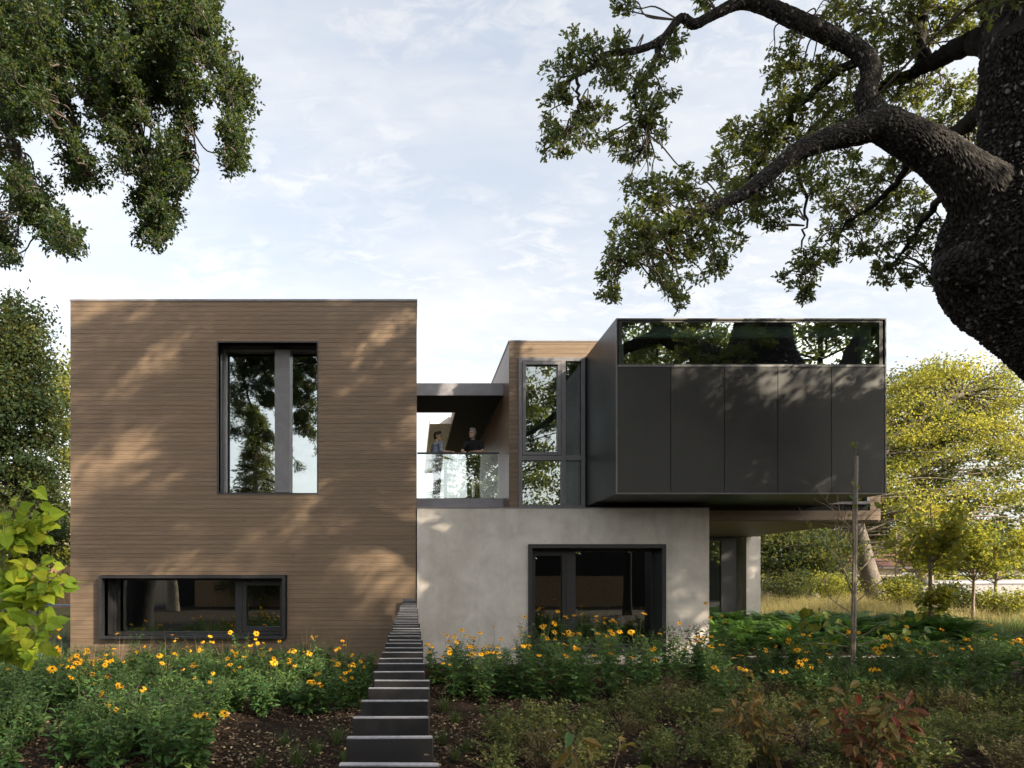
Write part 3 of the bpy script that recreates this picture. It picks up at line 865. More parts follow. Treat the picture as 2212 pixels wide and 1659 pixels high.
limb_drop2 = [(1245, 165, 8.9, 3.5), (1250, 220, 8.9, 3), (1245, 250, 8.9, 2.4), (1222, 285, 8.9, 1.5)]
limb_drop3 = [(1990, 300, 9.25, 12), (1940, 390, 9.8, 7), (1890, 440, 10.1, 5), (1830, 480, 10.3, 3), (1790, 520, 10.4, 2)]
limb_drop4 = [(2060, 400, 9.4, 10), (2000, 470, 10.2, 6), (1960, 530, 10.4, 4), (1920, 580, 10.5, 2)]
limb_drop5 = [(1720, 345, 9.0, 6), (1740, 440, 9.2, 3), (1735, 520, 9.2, 2), (1745, 590, 9.2, 1.5)]
limb_top = [(2195, -240, 9.6, 40), (2050, -420, 9.4, 30), (1850, -560, 9.2, 22), (1600, -650, 9.0, 14), (1350, -680, 9, 7)]
limb_top2 = [(2215, -400, 9.7, 40), (2300, -640, 8.6, 26), (2350, -820, 7.5, 14)]
limb_top3 = [(2215, -420, 9.7, 36), (2150, -680, 11.2, 24), (2050, -820, 12.6, 12)]
limb_east = [(2380, 900, 9.5, 60), (2600, 500, 9.2, 45), (2850, 200, 8.8, 30), (3100, 60, 8.4, 14)]
limb_south = [(2360, 860, 9.5, 60), (2500, 450, 8.0, 45), (2750, 0, 6.8, 30), (3000, -250, 6.0, 16)]
g = Geo()
bark_tube(g, rows(trunk_pts[:5]), 8, 40, .04, .06)
bark_tube(g, rows(trunk_pts[3:15]), 34, 400, .050, .052)
bark_tube(g, rows(trunk_pts[13:]), 8, 40, .03, .06)
bark_tube(g, rows([(2220, 555, 9.5, 92), (2150, 572, 9.42, 74), (2100, 578, 9.36, 56), (2062, 578, 9.33, 42), (2036, 576, 9.3, 25), (2024, 575, 9.3, 6)]), 20, 130, .04, .05)
bark_tube(g, rows(limb_main), 20, 110, .018, .040)
bark_tube(g, rows(limb_up), 18, 64, .010, .034)
trunk = put('trunk', g.mesh('oak_trunk', BARKT, False), oak)
g = Geo()
small = [limb_right, limb_knob, limb_back, limb_thin, limb_drop, limb_drop2, limb_drop3, limb_drop4, limb_drop5, limb_top, limb_top2, limb_top3, limb_east, limb_south]
limbpts = []
for l in small:
    c = catmull(rows(l), 7); jit = rng.normal(0, .018, (len(c), 3)) ; jit[0] = 0
    g = Geo(); g.tube(c[:, :3] + jit, c[:, 3], 10); limbpts.append(c); put('limb', g.mesh('oak_limb', BARK, True), oak)
for l in (limb_main, limb_up): limbpts.append(catmull(rows(l), 8))
LP = np.concatenate([c for c in limbpts])

def clumps_to_foliage(clumps, LP, leafg, twigg, r, L, W, shape, n_leaf, dens=1.0, tw=.0045, form=(1.15, 1.0, .85), warm=.45):
    """each clump (x,y,z,rad): a thin branch from the nearest limb, then twigs and leaves"""
    for (x, y, z, rad) in clumps:
        c = np.array([x, y, z])
        d = np.linalg.norm(LP[:, :3] - c, axis=1) + 0.6 * np.maximum(0, c[2] - LP[:, 2])
        q = LP[np.argmin(d), :3]
        m1 = q * .6 + c * .4 + r.normal(0, .06, 3) + np.array([0, 0, .08]); m2 = q * .25 + c * .75 + r.normal(0, .06, 3)
        path = catmull([(*q, .011), (*m1, .009), (*m2, .007), (*c, .004)], 4)
        twigg.tube(path[:, :3], path[:, 3] * (1 + rad), 5, cap=False)
        n = max(4, int(dens * 30 * (rad / .35) ** 2))
        e = rdir(n, r) * (r.random((n, 1)) ** .45) * rad * np.array(form)
        ends = c + e
        base = path[r.integers(len(path) // 2, len(path), n), :3]
        st = base * .55 + ends * .45 + r.normal(0, .03, (n, 3))
        st = np.where(np.linalg.norm(ends - st, axis=1, keepdims=True) > .45, ends + (st - ends) * (.45 / np.maximum(np.linalg.norm(ends - st, axis=1, keepdims=True), 1e-6)), st)
        twigg.tubes(base, st, tw, tw * .8, 3, bend=r.normal(0, .02, (n, 3)))
        twig_foliage(leafg, twigg, ends, st, n_leaf, L * r.uniform(.85, 1.15), W, shape, .03, r, tw=tw * .7, warm=warm)

r = np.random.default_rng(21)
oc = [  # u, v, depth, radius in px
 (1245,105,8.9,48),(1215,150,8.9,38),(1285,125,9.0,32),(1190,225,8.9,26),(1225,285,8.9,52),(1265,265,8.9,44),(1190,305,8.9,32),(1300,245,8.9,30),(1212,190,8.9,25),
 (1300,165,9.0,28),(1345,150,9.2,40),(1325,95,9.2,24),(1385,185,9.1,40),(1400,245,9.1,40),(1420,200,9.1,30),(1365,275,9.1,36),(1350,325,9.1,34),(1390,320,9.1,34),(1425,275,9.1,26),
 (1465,95,9.3,30),(1440,120,9.3,20),(1355,8,9.4,20),(1520,10,9.4,18),
 (1415,430,8.6,46),(1380,470,8.6,50),(1350,520,8.5,52),(1395,530,8.5,55),(1440,500,8.6,58),(1490,470,8.6,50),(1500,530,8.6,55),(1450,560,8.6,50),(1340,570,8.5,36),(1325,610,8.5,26),(1420,590,8.5,38),(1465,615,8.6,34),(1475,645,8.6,22),(1545,500,8.7,46),(1560,545,8.7,34),(1365,405,8.6,28),(1450,400,8.7,40),(1500,425,8.7,34),(1315,635,8.5,12),(1530,440,8.8,30),
 (1600,400,9.5,46),(1560,360,9.8,42),(1600,320,9.8,48),(1640,280,9.8,50),(1580,280,9.9,34),(1650,345,9.8,40),(1690,230,9.7,50),(1680,165,9.6,44),(1730,150,9.5,48),(1740,220,9.6,48),(1790,140,9.5,44),(1800,200,9.6,46),(1700,300,9.8,46),(1760,280,9.8,46),(1620,430,9.4,36),(1700,100,9.4,28),(1655,410,9.2,30),(1600,475,9.0,34),(1645,455,9.0,30),(1690,420,9.0,36),(1735,390,9.0,32),(1770,350,9.1,30),(1690,470,9.1,26),(1820,330,9.2,26),
 (1850,60,10.2,48),(1900,40,10.4,52),(1960,30,10.8,50),(2030,20,10.8,48),(2090,20,10.6,44),(1930,100,10.6,50),(1880,130,10.6,40),(1980,90,10.8,40),(2060,55,10.8,36),(2110,60,10.4,30),(1920,170,10.9,44),(1870,230,11.1,44),(1950,210,11.0,48),(1990,180,11,34),(1815,260,11.2,44),(1790,40,10,30),(1830,10,10,40),
 (2050,190,11.2,40),(2090,235,11.2,44),(2120,170,10.8,30),(2040,270,11.6,44),(2100,300,11.4,42),(2000,250,11.6,34),(2120,360,11.2,34),(1985,330,12,36),(2075,350,11.6,30),(1930,350,12,36),(1960,290,12,34),(2130,420,11,24),
 (1900,390,12.2,40),(1860,420,12.3,38),(1830,385,11.0,34),(1800,430,10.6,36),(1780,395,10.4,30),(1870,470,12.3,34),(1830,480,10.4,34),(1790,500,10.4,30),(1920,450,12.2,36),(1960,420,12,32),(1990,460,10.6,36),(1950,500,10.4,34),(1905,530,10.5,30),(1920,580,10.5,28),(1895,600,10.5,22),(1985,540,10.4,26),(2010,590,10.4,20),(1975,600,10.4,16),(2030,490,10.6,28),(1740,555,9.2,26),(1720,590,9.2,22),(1755,605,9.2,20),(1745,640,9.2,14),(1770,560,9.2,16),(1840,545,10.4,24),(1800,545,10.4,14),(2040,610,10.2,12)]
clumps = [(*P(u, v, d), rp * d / F) for (u, v, d, rp) in oc]
oc += [(u + q[0] * rp * 1.25, v + q[1] * rp * 1.25, d + q[2] * .25, rp * r.uniform(.3, .55)) for (u, v, d, rp) in list(oc) for q in rdir(2, r)]
clumps = [(*P(u, v, d), rp * d / F) for (u, v, d, rp) in oc]
lg, tg = Geo(), Geo()
near = [c for c, o in zip(clumps, oc) if o[2] < 9.45]; farc = [c for c, o in zip(clumps, oc) if o[2] >= 9.45]
clumps_to_foliage(near, LP, lg, tg, r, .076, .046, 'lobed', 12, 1.05)
clumps_to_foliage(farc, LP, lg, tg, r, .078, .048, 'lobed', 12, 1.0, warm=.75)  # yellower leaf tint on the far clumps stands in for backlight
# the crown above the frame, which shades the house and garden
hi = []
for l, n in ((limb_top, 26), (limb_top2, 16), (limb_top3, 16), (limb_east, 16), (limb_south, 16), (limb_knob, 4)):
    c = catmull(rows(l), 7)
    for k in range(n):
        p = c[r.integers(len(c) // 3, len(c)), :3] + r.normal(0, 1, 3) * np.array([1.0, 1.2, .65])
        if p[2] > EYE + (VPY + 60) * p[1] / F or p[0] > (2260 - VPX) * p[1] / F:
            hi.append((*p, r.uniform(.45, .8)))
for k in range(74):
    p = np.array([6.6, 6.6, 13.0]) + rdir(1, r)[0] * r.random() ** .45 * np.array([5.0, 2.6, 2.6])
    hi.append((*p, r.uniform(.55, .9)))
for k in range(22):  # unseen clumps added to keep sun off the wing's underside
    p = np.array([14.6, 10.3, 8.2]) + rdir(1, r)[0] * r.random() ** .45 * np.array([2.0, 1.5, 1.6])
    hi.append((*p, r.uniform(.5, .8)))
for k in range(14):  # unseen clumps added to keep sun off the black panels
    p = np.array([12.8, 8.0, 10.0]) + rdir(1, r)[0] * r.random() ** .45 * np.array([2.2, 1.5, 1.6])
    hi.append((*p, r.uniform(.5, .8)))
clumps_to_foliage(hi, LP, lg, tg, r, .10, .065, 'fold', 9, .55)
put('branches', tg.mesh('oak_twigs', TWIG), oak, kind='stuff')
put('crown', lg.mesh('oak_foliage', OAKLEAF), oak, kind='stuff')

# --- live oak whose boughs hang in from the left
live = empty('live_oak_tree', (-9.2, 7.5, 0), 'dense dark live oak whose boughs hang down over the left of the timber volume', 'tree')
r = np.random.default_rng(5)
ltr = [(-9.3, 7.5, -.1, .62), (-9.2, 7.5, 1.0, .48), (-8.9, 7.6, 3, .44), (-8.6, 7.8, 5, .40), (-8.3, 8.0, 7, .34), (-8.0, 8.2, 9, .24), (-7.6, 8.4, 11, .12)]
g = Geo(); bark_tube(g, ltr, 20, 48, .02, .06); put('trunk', g.mesh('live_trunk', BARK, True), live)
lb = [[(*P(-560, 60, 8.3), .22), (*P(-250, -60, 8.6), .17), (*P(60, -110, 8.9), .13), (*P(300, -90, 9.1), .09), (*P(470, -10, 9.2), .04)],
      [(*P(-200, -80, 8.6), .09), (*P(-40, 100, 8.8), .06), (*P(30, 300, 8.9), .035), (*P(90, 450, 8.9), .018), (*P(165, 530, 8.9), .005)],
      [(*P(60, -110, 8.9), .06), (*P(110, 80, 9.0), .045), (*P(150, 240, 9.0), .025), (*P(190, 390, 9.0), .006)],
      [(*P(200, -100, 9.0), .06), (*P(270, 120, 9.1), .045), (*P(310, 300, 9.1), .028), (*P(345, 500, 9.1), .006)],
      [(*P(330, -80, 9.1), .05), (*P(420, 60, 9.2), .035), (*P(490, 180, 9.2), .02), (*P(510, 360, 9.2), .005)],
      [(*P(300, -90, 9.1), .04), (*P(370, 120, 9.3), .03), (*P(420, 300, 9.3), .012), (*P(430, 370, 9.3), .004)],
      [(*P(-500, -100, 8.3), .12), (*P(-250, -400, 8.0), .09), (*P(50, -520, 7.8), .05)],
      [(*P(-500, -200, 8.3), .12), (*P(-500, -520, 9.6), .08), (*P(-300, -700, 10.6), .04)]]
g = Geo(); lp = []
for l in lb:
    c = catmull(l, 7); c[1:, :3] += r.normal(0, .015, (len(c) - 1, 3)); g = Geo(); g.tube(c[:, :3], c[:, 3], 9); lp.append(c); put('limb', g.mesh('live_limb', BARK, True), live)
lp = np.concatenate(lp)
lc = []
def lobe(pts, wid, n, d):
    pts = np.array(pts, float)
    for k in range(int(n * 1.35)):
        t = r.random() * (len(pts) - 1); i = min(int(t), len(pts) - 2); f = t - i
        u, v = pts[i] * (1 - f) + pts[i + 1] * f
        w = wid * (1 - .5 * t / (len(pts) - 1))
        lc.append((*P(u + r.normal(0, w * .5) - 6, v + r.normal(0, w * .45) - 8, d + r.normal(0, .45)), r.uniform(16, 42) * d / F))
lobe([(0, 20), (120, 30), (260, 20), (400, 30), (455, 40)], 70, 90, 9.0)
lobe([(30, 110), (180, 120), (300, 110), (420, 120)], 80, 80, 9.1)
lobe([(200, 190), (300, 200), (420, 200)], 70, 34, 9.2)
lobe([(30, 190), (90, 210), (150, 200)], 55, 18, 9.0)
lobe([(20, 60), (60, 200), (40, 300)], 55, 26, 8.9)
lobe([(110, 120), (140, 250), (165, 330), (190, 400)], 45, 26, 9.0)
lobe([(-10, 330), (40, 400), (90, 460), (160, 530)], 42, 24, 8.9)
lobe([(60, 430), (110, 480), (175, 545)], 26, 10, 8.9)
lobe([(-20, 470), (10, 520), (30, 560)], 30, 8, 8.9)
lobe([(260, 150), (280, 240), (310, 330), (345, 420), (340, 500)], 72, 52, 9.1)
lobe([(250, 200), (240, 260), (270, 330)], 40, 12, 9.1)
lobe([(440, 80), (490, 150), (522, 210), (518, 300), (505, 370)], 40, 32, 9.2)
lobe([(360, 150), (400, 250), (400, 340), (380, 380)], 48, 26, 9.3)
lobe([(330, 470), (350, 500), (338, 520)], 20, 6, 9.1)
for k in range(46):                                  # crown beyond the frame
    c = lp[r.integers(0, len(lp)), :3] + r.normal(0, .9, 3)
    if c[2] > EYE + (VPY + 30) * c[1] / F or c[0] < (-60 - VPX) * c[1] / F:
        lc.append((*c, r.uniform(.4, .6)))
lg, tg = Geo(), Geo()
clumps_to_foliage(lc, lp, lg, tg, r, .062, .036, 'fold', 13, 1.7, tw=.0035, form=(.95, 1.0, 1.1))
put('branches', tg.mesh('live_twigs', TWIG), live, kind='stuff')
put('crown', lg.mesh('live_foliage', LIVELEAF), live, kind='stuff')

# --- generic trees of the surroundings
def make_tree(name, base, h, blobs, label, group=None, leaf=None, bark=None, tr=.3, n=70, per=160, L=.11, lean=(0, 0), seed=1, pts_trunk=None, cat='tree', sig=.42, flat=.62):
    r = np.random.default_rng(seed)
    bx_, by_ = base; z0 = float(gz(bx_, by_)) - .08
    t = empty(name, (bx_, by_, z0), label, cat, group)
    top = np.array([bx_ + lean[0], by_ + lean[1], z0 + h * .8])
    b0 = np.array([bx_, by_, z0])
    if pts_trunk is None:
        pts_trunk = [(*(b0), tr * 1.35), (*(b0 + (top - b0) * .12), tr), (*(b0 + (top - b0) * .45 + r.normal(0, tr * .6, 3) * [1, 1, 0]), tr * .75), (*top, tr * .2)]
    c = catmull(pts_trunk, 8)
    g = Geo(); g.tube(c[:, :3], c[:, 3], 12); 
    lg = Geo()
    per_blob = np.array([b[3] * b[4] * b[5] for b in blobs]) ** .667; per_blob = per_blob / per_blob.sum()
    cs = []
    for b, f in zip(blobs, per_blob):
        k = max(3, int(n * f))
        e = rdir(k, r) * r.uniform(.55, 1.0, (k, 1)) ** .5 * np.array(b[3:6]) * r.uniform(.7, 1.28, (k, 1))
        cs.append(np.array(b[:3]) + e)
    cs = np.concatenate(cs)
    cs[:, 2] = np.maximum(cs[:, 2], z0 + .25)
    for q in cs:
        lo = c[:, :3]; d = np.linalg.norm(lo - q, axis=1) + .8 * np.maximum(0, lo[:, 2] - q[2] + .3)
        s = lo[np.argmin(d)]; w = c[np.argmin(d), 3]
        m1 = s * .5 + q * .5 + r.normal(0, .15, 3) + np.array([0, 0, .1])
        pth = catmull([(*s, min(w * .5, .07)), (*m1, min(w * .35, .04)), (*q, .012)], 3)
        g.tube(pth[:, :3], pth[:, 3], 4, cap=False)
    N = len(cs)
    sc_ = r.uniform(.6, 1.25, (N, 1, 1)) * sig
    p = cs[:, None] + r.normal(0, 1, (N, per, 3)) * sc_ * np.array([1.1, 1.1, flat])
    k = N * per; p = p.reshape(k, 3); p[:, 2] = np.maximum(p[:, 2], z0 + .12)
    lg.leaves(p, rdir(k, r) + np.array([0, 0, -.3]), r.normal(0, .8, (k, 3)) + np.array([0, 0, .7]), r.uniform(.6, 1.25, k) * L, r.uniform(.6, 1.2, k) * L * .62, 'diamond',
              np.clip(np.repeat(r.normal(.45, .30, N), per) + r.normal(0, .13, k), 0, 1))
    put('trunk', g.mesh(name + '_trunk', bark or BARKP, True), t)
    put('crown', lg.mesh(name + '_crown', leaf or FARLEAF), t, kind='stuff')
    return t

def make_conifer(name, base, h, rad, label, leaf, seed, group=None, per=70):
    r = np.random.default_rng(seed)
    bx_, by_ = base; z0 = float(gz(bx_, by_)) - .08
    t = empty(name, (bx_, by_, z0), label, 'tree', group)
    g = Geo(); c = catmull([(bx_, by_, z0, .3), (bx_ + r.normal(0, .1), by_, z0 + h * .5, .2), (bx_, by_, z0 + h, .02)], 8)
    g.tube(c[:, :3], c[:, 3], 10)
    lg = Geo()
    z = z0 + h * .10
    A, B = [], []
    while z < z0 + h * .985:
        f = (z - z0) / h
        rr = rad * (1 - f) ** .75 + .12
        k = int(6 + 4 * (1 - f))
        for j in range(k):
            a = r.uniform(0, 2 * math.pi); l = rr * r.uniform(.6, 1.12)
            A.append((bx_, by_, z)); B.append((bx_ + math.cos(a) * l, by_ + math.sin(a) * l, z - l * .22 + r.normal(0, .1)))
        z += h * .028
    A, B = np.array(A), np.array(B)
    g.tubes(A, B, .03, .008, 3, bend=np.tile([0, 0, .12], (len(A), 1)))
    N = len(A); u = r.uniform(.15, 1.05, (N, per, 1)) ** .8
    p = A[:, None] * (1 - u) + B[:, None] * u + r.normal(0, .15, (N, per, 3)) * np.array([1, 1, .7])
    k = N * per
    lg.leaves(p.reshape(k, 3), (np.repeat(B - A, per, 0) + r.normal(0, .9, (k, 3)) * np.linalg.norm(B - A, axis=1).repeat(per)[:, None] * .6), r.normal(0, .6, (k, 3)) + np.array([0, 0, 1]), r.uniform(.16, .36, k), r.uniform(.04, .085, k), 'diamond')
    put('trunk', g.mesh(name + '_trunk', BARKP, True), t)
    put('crown', lg.mesh(name + '_crown', leaf), t, kind='stuff')
    return t

def blob(u, v, d, ru, rv, rd=None):
    p = P(u, v, d); return (p.x, p.y, p.z, ru * d / F, rd or ru * d / F * .8, rv * d / F)

# right background
make_tree('spreading_oak', (15.2, 33.5), 12, [blob(1960, 870, 34, 90, 70), blob(2060, 850, 34, 95, 70), blob(2160, 880, 34, 80, 60), blob(1930, 960, 34, 70, 60), blob(2030, 940, 33, 90, 55), blob(2130, 960, 35, 70, 45), blob(1935, 1060, 33, 60, 45), blob(2000, 1100, 32, 70, 35), blob(2090, 1040, 33, 45, 30), blob(2240, 900, 34, 60, 80), blob(1990, 810, 34, 70, 40), blob(2120, 810, 34, 70, 35)],
          'tall spreading oak with sunlit yellow green crown and pale leaning trunk beyond the dry grass', n=120, per=200, L=.15, seed=11, sig=.62, flat=.34, bark=BARKG,
          pts_trunk=[(*P(1895, 1290, 33.5), .48), (*P(1878, 1240, 33.5), .40), (*P(1860, 1170, 33.5), .36), (*P(1848, 1110, 33.5), .34), (*P(1870, 1020, 33.8), .36), (*P(1930, 950, 34), .28), (*P(2000, 900, 34), .2), (*P(2080, 850, 34), .1)])
make_tree('dark_oak', (27, 36), 13, [blob(2170, 1010, 38, 60, 60), (26.5, 36, 8, 3, 3, 2.5), (28, 38, 11, 3, 3, 2.5), blob(2180, 820, 38, 40, 50), blob(2130, 1090, 37, 70, 35), blob(2200, 1130, 36, 50, 40)],
          'dark green tree shaded behind the young yellowing trees', leaf=DARKLEAF, n=120, per=140, L=.19, seed=12, tr=.4)
make_tree('bushy_evergreen', (17.0, 33), 6, [blob(1690, 1195, 32, 60, 45), blob(1750, 1215, 31, 60, 50), blob(1660, 1180, 33, 40, 50), blob(1720, 1160, 33, 60, 32), blob(1790, 1190, 33, 40, 40)],
          'broad dark evergreen with bright glossy leaf tips beside the concrete pier', leaf=DARKLEAF, n=110, per=150, L=.17, seed=13, tr=.2)
make_tree('backdrop_oak', (13, 44), 12, [blob(1700, 1120, 46, 150, 60), blob(1850, 1100, 46, 120, 60), blob(1980, 1150, 44, 120, 60), blob(2110, 1170, 42, 100, 50)],
          'deep green tree filling the gap behind the leaning trunk', leaf=DARKLEAF, n=130, per=150, L=.26, seed=14, tr=.5)
make_tree('yellow_shrub_tree', (19.5, 27.5), 4.2, [blob(1985, 1170, 27.5, 50, 30), blob(1960, 1200, 27.5, 45, 25), blob(2020, 1140, 27.5, 40, 35), blob(2040, 1200, 27.5, 45, 35)],
          'small tree with glowing yellow leaves in front of the cream house', leaf=YOUNGLEAF, n=55, per=100, L=.15, seed=15, tr=.06, sig=.26)
make_tree('sunlit_oak', (22.5, 38.5), 13, [blob(2010, 850, 39, 70, 50), blob(2090, 900, 39, 70, 50), blob(2170, 930, 39, 60, 60), blob(1950, 920, 39, 50, 50), blob(2060, 1000, 39, 70, 40), blob(2150, 1060, 39, 70, 50), blob(1980, 1060, 39, 60, 40), blob(2030, 1140, 39, 80, 40), blob(2210, 1000, 39, 40, 90)],
          'second sunlit oak with golden layered boughs behind the young trees', n=95, per=210, L=.17, seed=18, tr=.35, sig=.66, flat=.34, bark=BARKG)
for i, (u, v, d, ru, rv, mt) in enumerate(((1700, 1262, 27, 45, 22, 0), (1790, 1262, 28, 40, 20, 1), (1945, 1275, 25, 38, 22, 1), (2060, 1290, 23.5, 40, 24, 0), (2180, 1300, 22.5, 45, 26, 1))):
    p = P(u, v, d)
    make_tree('shrub', (p.x, p.y), 1.2, [blob(u, v, d, ru, rv)], ['dark leafy shrub beside the concrete pier', 'yellow green shrub under the leaning trunk', 'bright shrub left of the young trees', 'dark shrub at the foot of the young trees', 'yellow green shrub before the low wall'][i], leaf=(DARKLEAF, FARLEAF)[mt], n=26, per=110, L=.10, seed=170 + i, tr=.03, sig=.22, cat='shrub')
# left background
make_tree('tall_dark_tree', (-16.5, 26.5), 13, [blob(20, 760, 26.5, 70, 80), blob(0, 880, 26.5, 110, 90), blob(70, 900, 26.5, 50, 110), blob(80, 1050, 26.5, 55, 90), blob(10, 1050, 26.5, 80, 90), blob(60, 1150, 26, 70, 60), blob(-60, 820, 27, 80, 140), blob(40, 690, 27, 45, 45)],
          'tall dark tree lit along its right side, beyond the timber volume', leaf=DEEPLEAF, n=330, per=150, L=.17, seed=16, tr=.45, sig=.40)
make_tree('gold_edge_tree', (-17.5, 38), 12, [blob(130, 900, 38, 40, 90), blob(150, 1020, 38, 40, 100), blob(170, 860, 38, 40, 90), blob(60, 1160, 38, 70, 60), blob(150, 1150, 38, 50, 60)],
          'golden sunlit tree glowing behind the tall dark one', n=110, per=130, L=.2, seed=17, tr=.35)
# what stands behind the camera and is mirrored in the glass
make_conifer('garden_conifer', (-10.0, -13.2), 13.2, 2.6, 'tall dark conifer mirrored in the tall timber wall window', DARKLEAF, 31, per=130)
make_conifer('far_conifer', (3.2, -34), 19, 3.6, 'slim conifer mirrored small in the glass railing', DARKLEAF, 33)
make_tree('hanging_oak', (-13.5, -8), 13, [(-9.6, -8, 14.3, 1.5, 1.4, 1.1), (-13.5, -8, 12, 2.5, 3, 2.5)],
          'oak bough mirrored at the top of the tall window', leaf=LIVELEAF, n=50, per=110, L=.15, seed=35, tr=.3)
# trees to the right of the garden that shade it
for i, (x, y, h, w_, s) in enumerate(((18.5, 5.5, 15, 3.6, 41), (15.5, .5, 18, 3.8, 42), (10.8, -3.8, 17, 3.6, 43), (5.5, -7.5, 15, 3.2, 44), (20.0, 14.2, 12, 3.0, 45))):
    make_tree('shade_tree', (x, y), h, [(x, y, h * .60, w_, w_, h * .24), (x - .8, y + .6, h * .36, w_ * .9, w_ * .9, h * .16), (x + .8, y - .5, h * .84, w_ * .75, w_ * .75, h * .13)],
              ['leafy oak shading the black volume', 'tall leafy oak shading the timber wall', 'leafy oak shading the slat fence', 'leafy oak behind the viewer shading the flower bed', 'leafy oak right of the fern bed shading the pier'][i], 'trees shading the garden', leaf=OAKLEAF, bark=BARK, n=120, per=120, L=.23, seed=s, tr=.2)

# far wood closing the horizon
lg = Geo(); r = np.random.default_rng(77); k = 26000
a = r.uniform(-1.0, 1.0, k); x = a * 75; y = 78 + r.normal(0, 4, k) - .004 * x * x
hgt = 5.5 + 2.0 * np.sin(x * .21) + 1.4 * np.sin(x * .53 + 1)
z = r.uniform(0, 1, k) ** .8 * hgt + .2
lg.leaves(np.stack([x, y, z], -1), rdir(k, r), r.normal(0, .8, (k, 3)) + np.array([0, 0, .6]), r.uniform(.5, 1.1, k), r.uniform(.35, .7, k), 'diamond')
tag(put('far_woodland', lg.mesh('far_woodland', DARKLEAF)), 'far dark belt of trees closing the horizon', 'woodland', kind='stuff')

# ------------------------------------------------------------------ garden plants
def flower_meshes(seed, droop, diam):
    r = np.random.default_rng(seed)
    n = int(r.integers(11, 15)); a = np.arange(n) * 2 * math.pi / n + r.normal(0, .09, n)
    rad = np.stack([np.cos(a), np.sin(a), np.zeros(n)], -1)
    dr = droop + r.normal(0, .12, n)
    ax = rad * np.cos(dr)[:, None] + np.array([0, 0, -1]) * np.sin(dr)[:, None]
    nn = rad * np.sin(dr)[:, None] + np.array([0, 0, 1]) * np.cos(dr)[:, None] + r.normal(0, .12, (n, 3))
    g = Geo(); g.leaves(rad * .009 + [0, 0, .001], ax, nn, diam / 2 * r.uniform(.8, 1.02, n), diam * .19, 'oval', np.clip(r.normal(.55, .25, n), 0, 1), r)
    d = Geo(); d.tube([(0, 0, -.004), (0, 0, .001), (0, 0, .008), (0, 0, .013), (0, 0, .016)], [.008, .0125, .013, .009, .003], 9)
    return g.mesh('petals', PETAL), d.mesh('disc', DISC, True)
FL = [flower_meshes(s, dr, di) for s, dr, di in ((1, .12, .114), (2, .30, .110), (3, .5, .106), (4, -.05, .118), (5, .7, .102))]

def coneflower_proto(seed, h, ns, leafy=13, L=.125, spread=.16):
    r = np.random.default_rng(seed)
    sg, lg = Geo(), Geo(); tips = []
    for i in range(ns):
        a = r.uniform(0, 6.28); b = np.array([math.cos(a), math.sin(a), 0]) * r.uniform(.01, .07)
        hh = h * r.uniform(.72, 1.08); out = np.array([math.cos(a), math.sin(a), 0]) * r.uniform(.3, 1) * spread * hh
        m = b + out * .35 + np.array([0, 0, hh * .55]); e = b + out + np.array([0, 0, hh])
        c = catmull([(*b, .0045), (*m, .0038), (*e, .0022)], 4)
        sg.tube(c[:, :3], c[:, 3], 4, cap=False)
        tips.append(e)
        n = leafy
        t = np.linspace(.12, .93, n) + r.normal(0, .02, n)
        p = np.stack([np.interp(t, np.linspace(0, 1, len(c)), c[:, k]) for k in range(3)], -1)
        ang = np.arange(n) * 2.4 + r.uniform(0, 6)
        o = np.stack([np.cos(ang), np.sin(ang), np.zeros(n)], -1)
        up = r.uniform(-.35, .75, n)[:, None]
        ll = L * (1.25 - .75 * t) * r.uniform(.75, 1.2, n)
        lg.leaves(p + o * .004, o + np.array([0, 0, 1]) * up, np.array([0, 0, 1]) - o * up * .9 + r.normal(0, .35, (n, 3)), ll, ll * r.uniform(.36, .52, n), 'oval', np.clip(r.normal(.48, .22, n), 0, 1), r)
        if r.random() < .22:                                   # a bloom held clear of the leaves
            e3 = e + np.array([r.normal(0, .06), r.normal(0, .06), h * r.uniform(.18, .42)]); sg.tubes([e], [e3], .0026, .0018, 3, bend=r.normal(0, .012, (1, 3))); tips[-1] = e3
        for k in range(2):                                     # side shoots near the top
            f = r.uniform(.6, .9); q = np.array([np.interp(f, np.linspace(0, 1, len(c)), c[:, j]) for j in range(3)])
            aa = r.uniform(0, 6.28); e2 = q + np.array([math.cos(aa) * .09, math.sin(aa) * .09, r.uniform(.1, .2) * h])
            sg.tubes([q], [e2], .0025, .0016, 3); 
            if r.random() < .5: tips.append(e2)
            nn = 4; tt = np.linspace(.2, .9, nn)[:, None]
            d2 = rdir(nn, r) * np.array([1, 1, .4])
            lg.leaves(q * (1 - tt) + e2 * tt, d2, np.array([0, 0, 1]) + r.normal(0, .3, (nn, 3)), .055, .02, 'oval', None, r)
    return sg.mesh('stem', STEM), lg.mesh('foliage', PLANTLEAF), tips
SHORT = [coneflower_proto(100 + i, (.50, .58, .64, .70, .55, .62)[i], (9, 12, 8, 10, 13, 7)[i], (12, 14, 13, 15, 12, 16)[i], (.17, .15, .14, .13, .16, .15)[i], (.6, .5, .45, .4, .62, .5)[i]) for i in range(6)]
TALLP = [coneflower_proto(120 + i, (.98, .85, 1.05, .75, .92, 1.0)[i], (7, 9, 6, 10, 8, 7)[i], (16, 14, 17, 14, 15, 13)[i], (.15, .16, .14, .17, .15, .13)[i], (.28, .36, .24, .42, .3, .34)[i]) for i in range(6)]

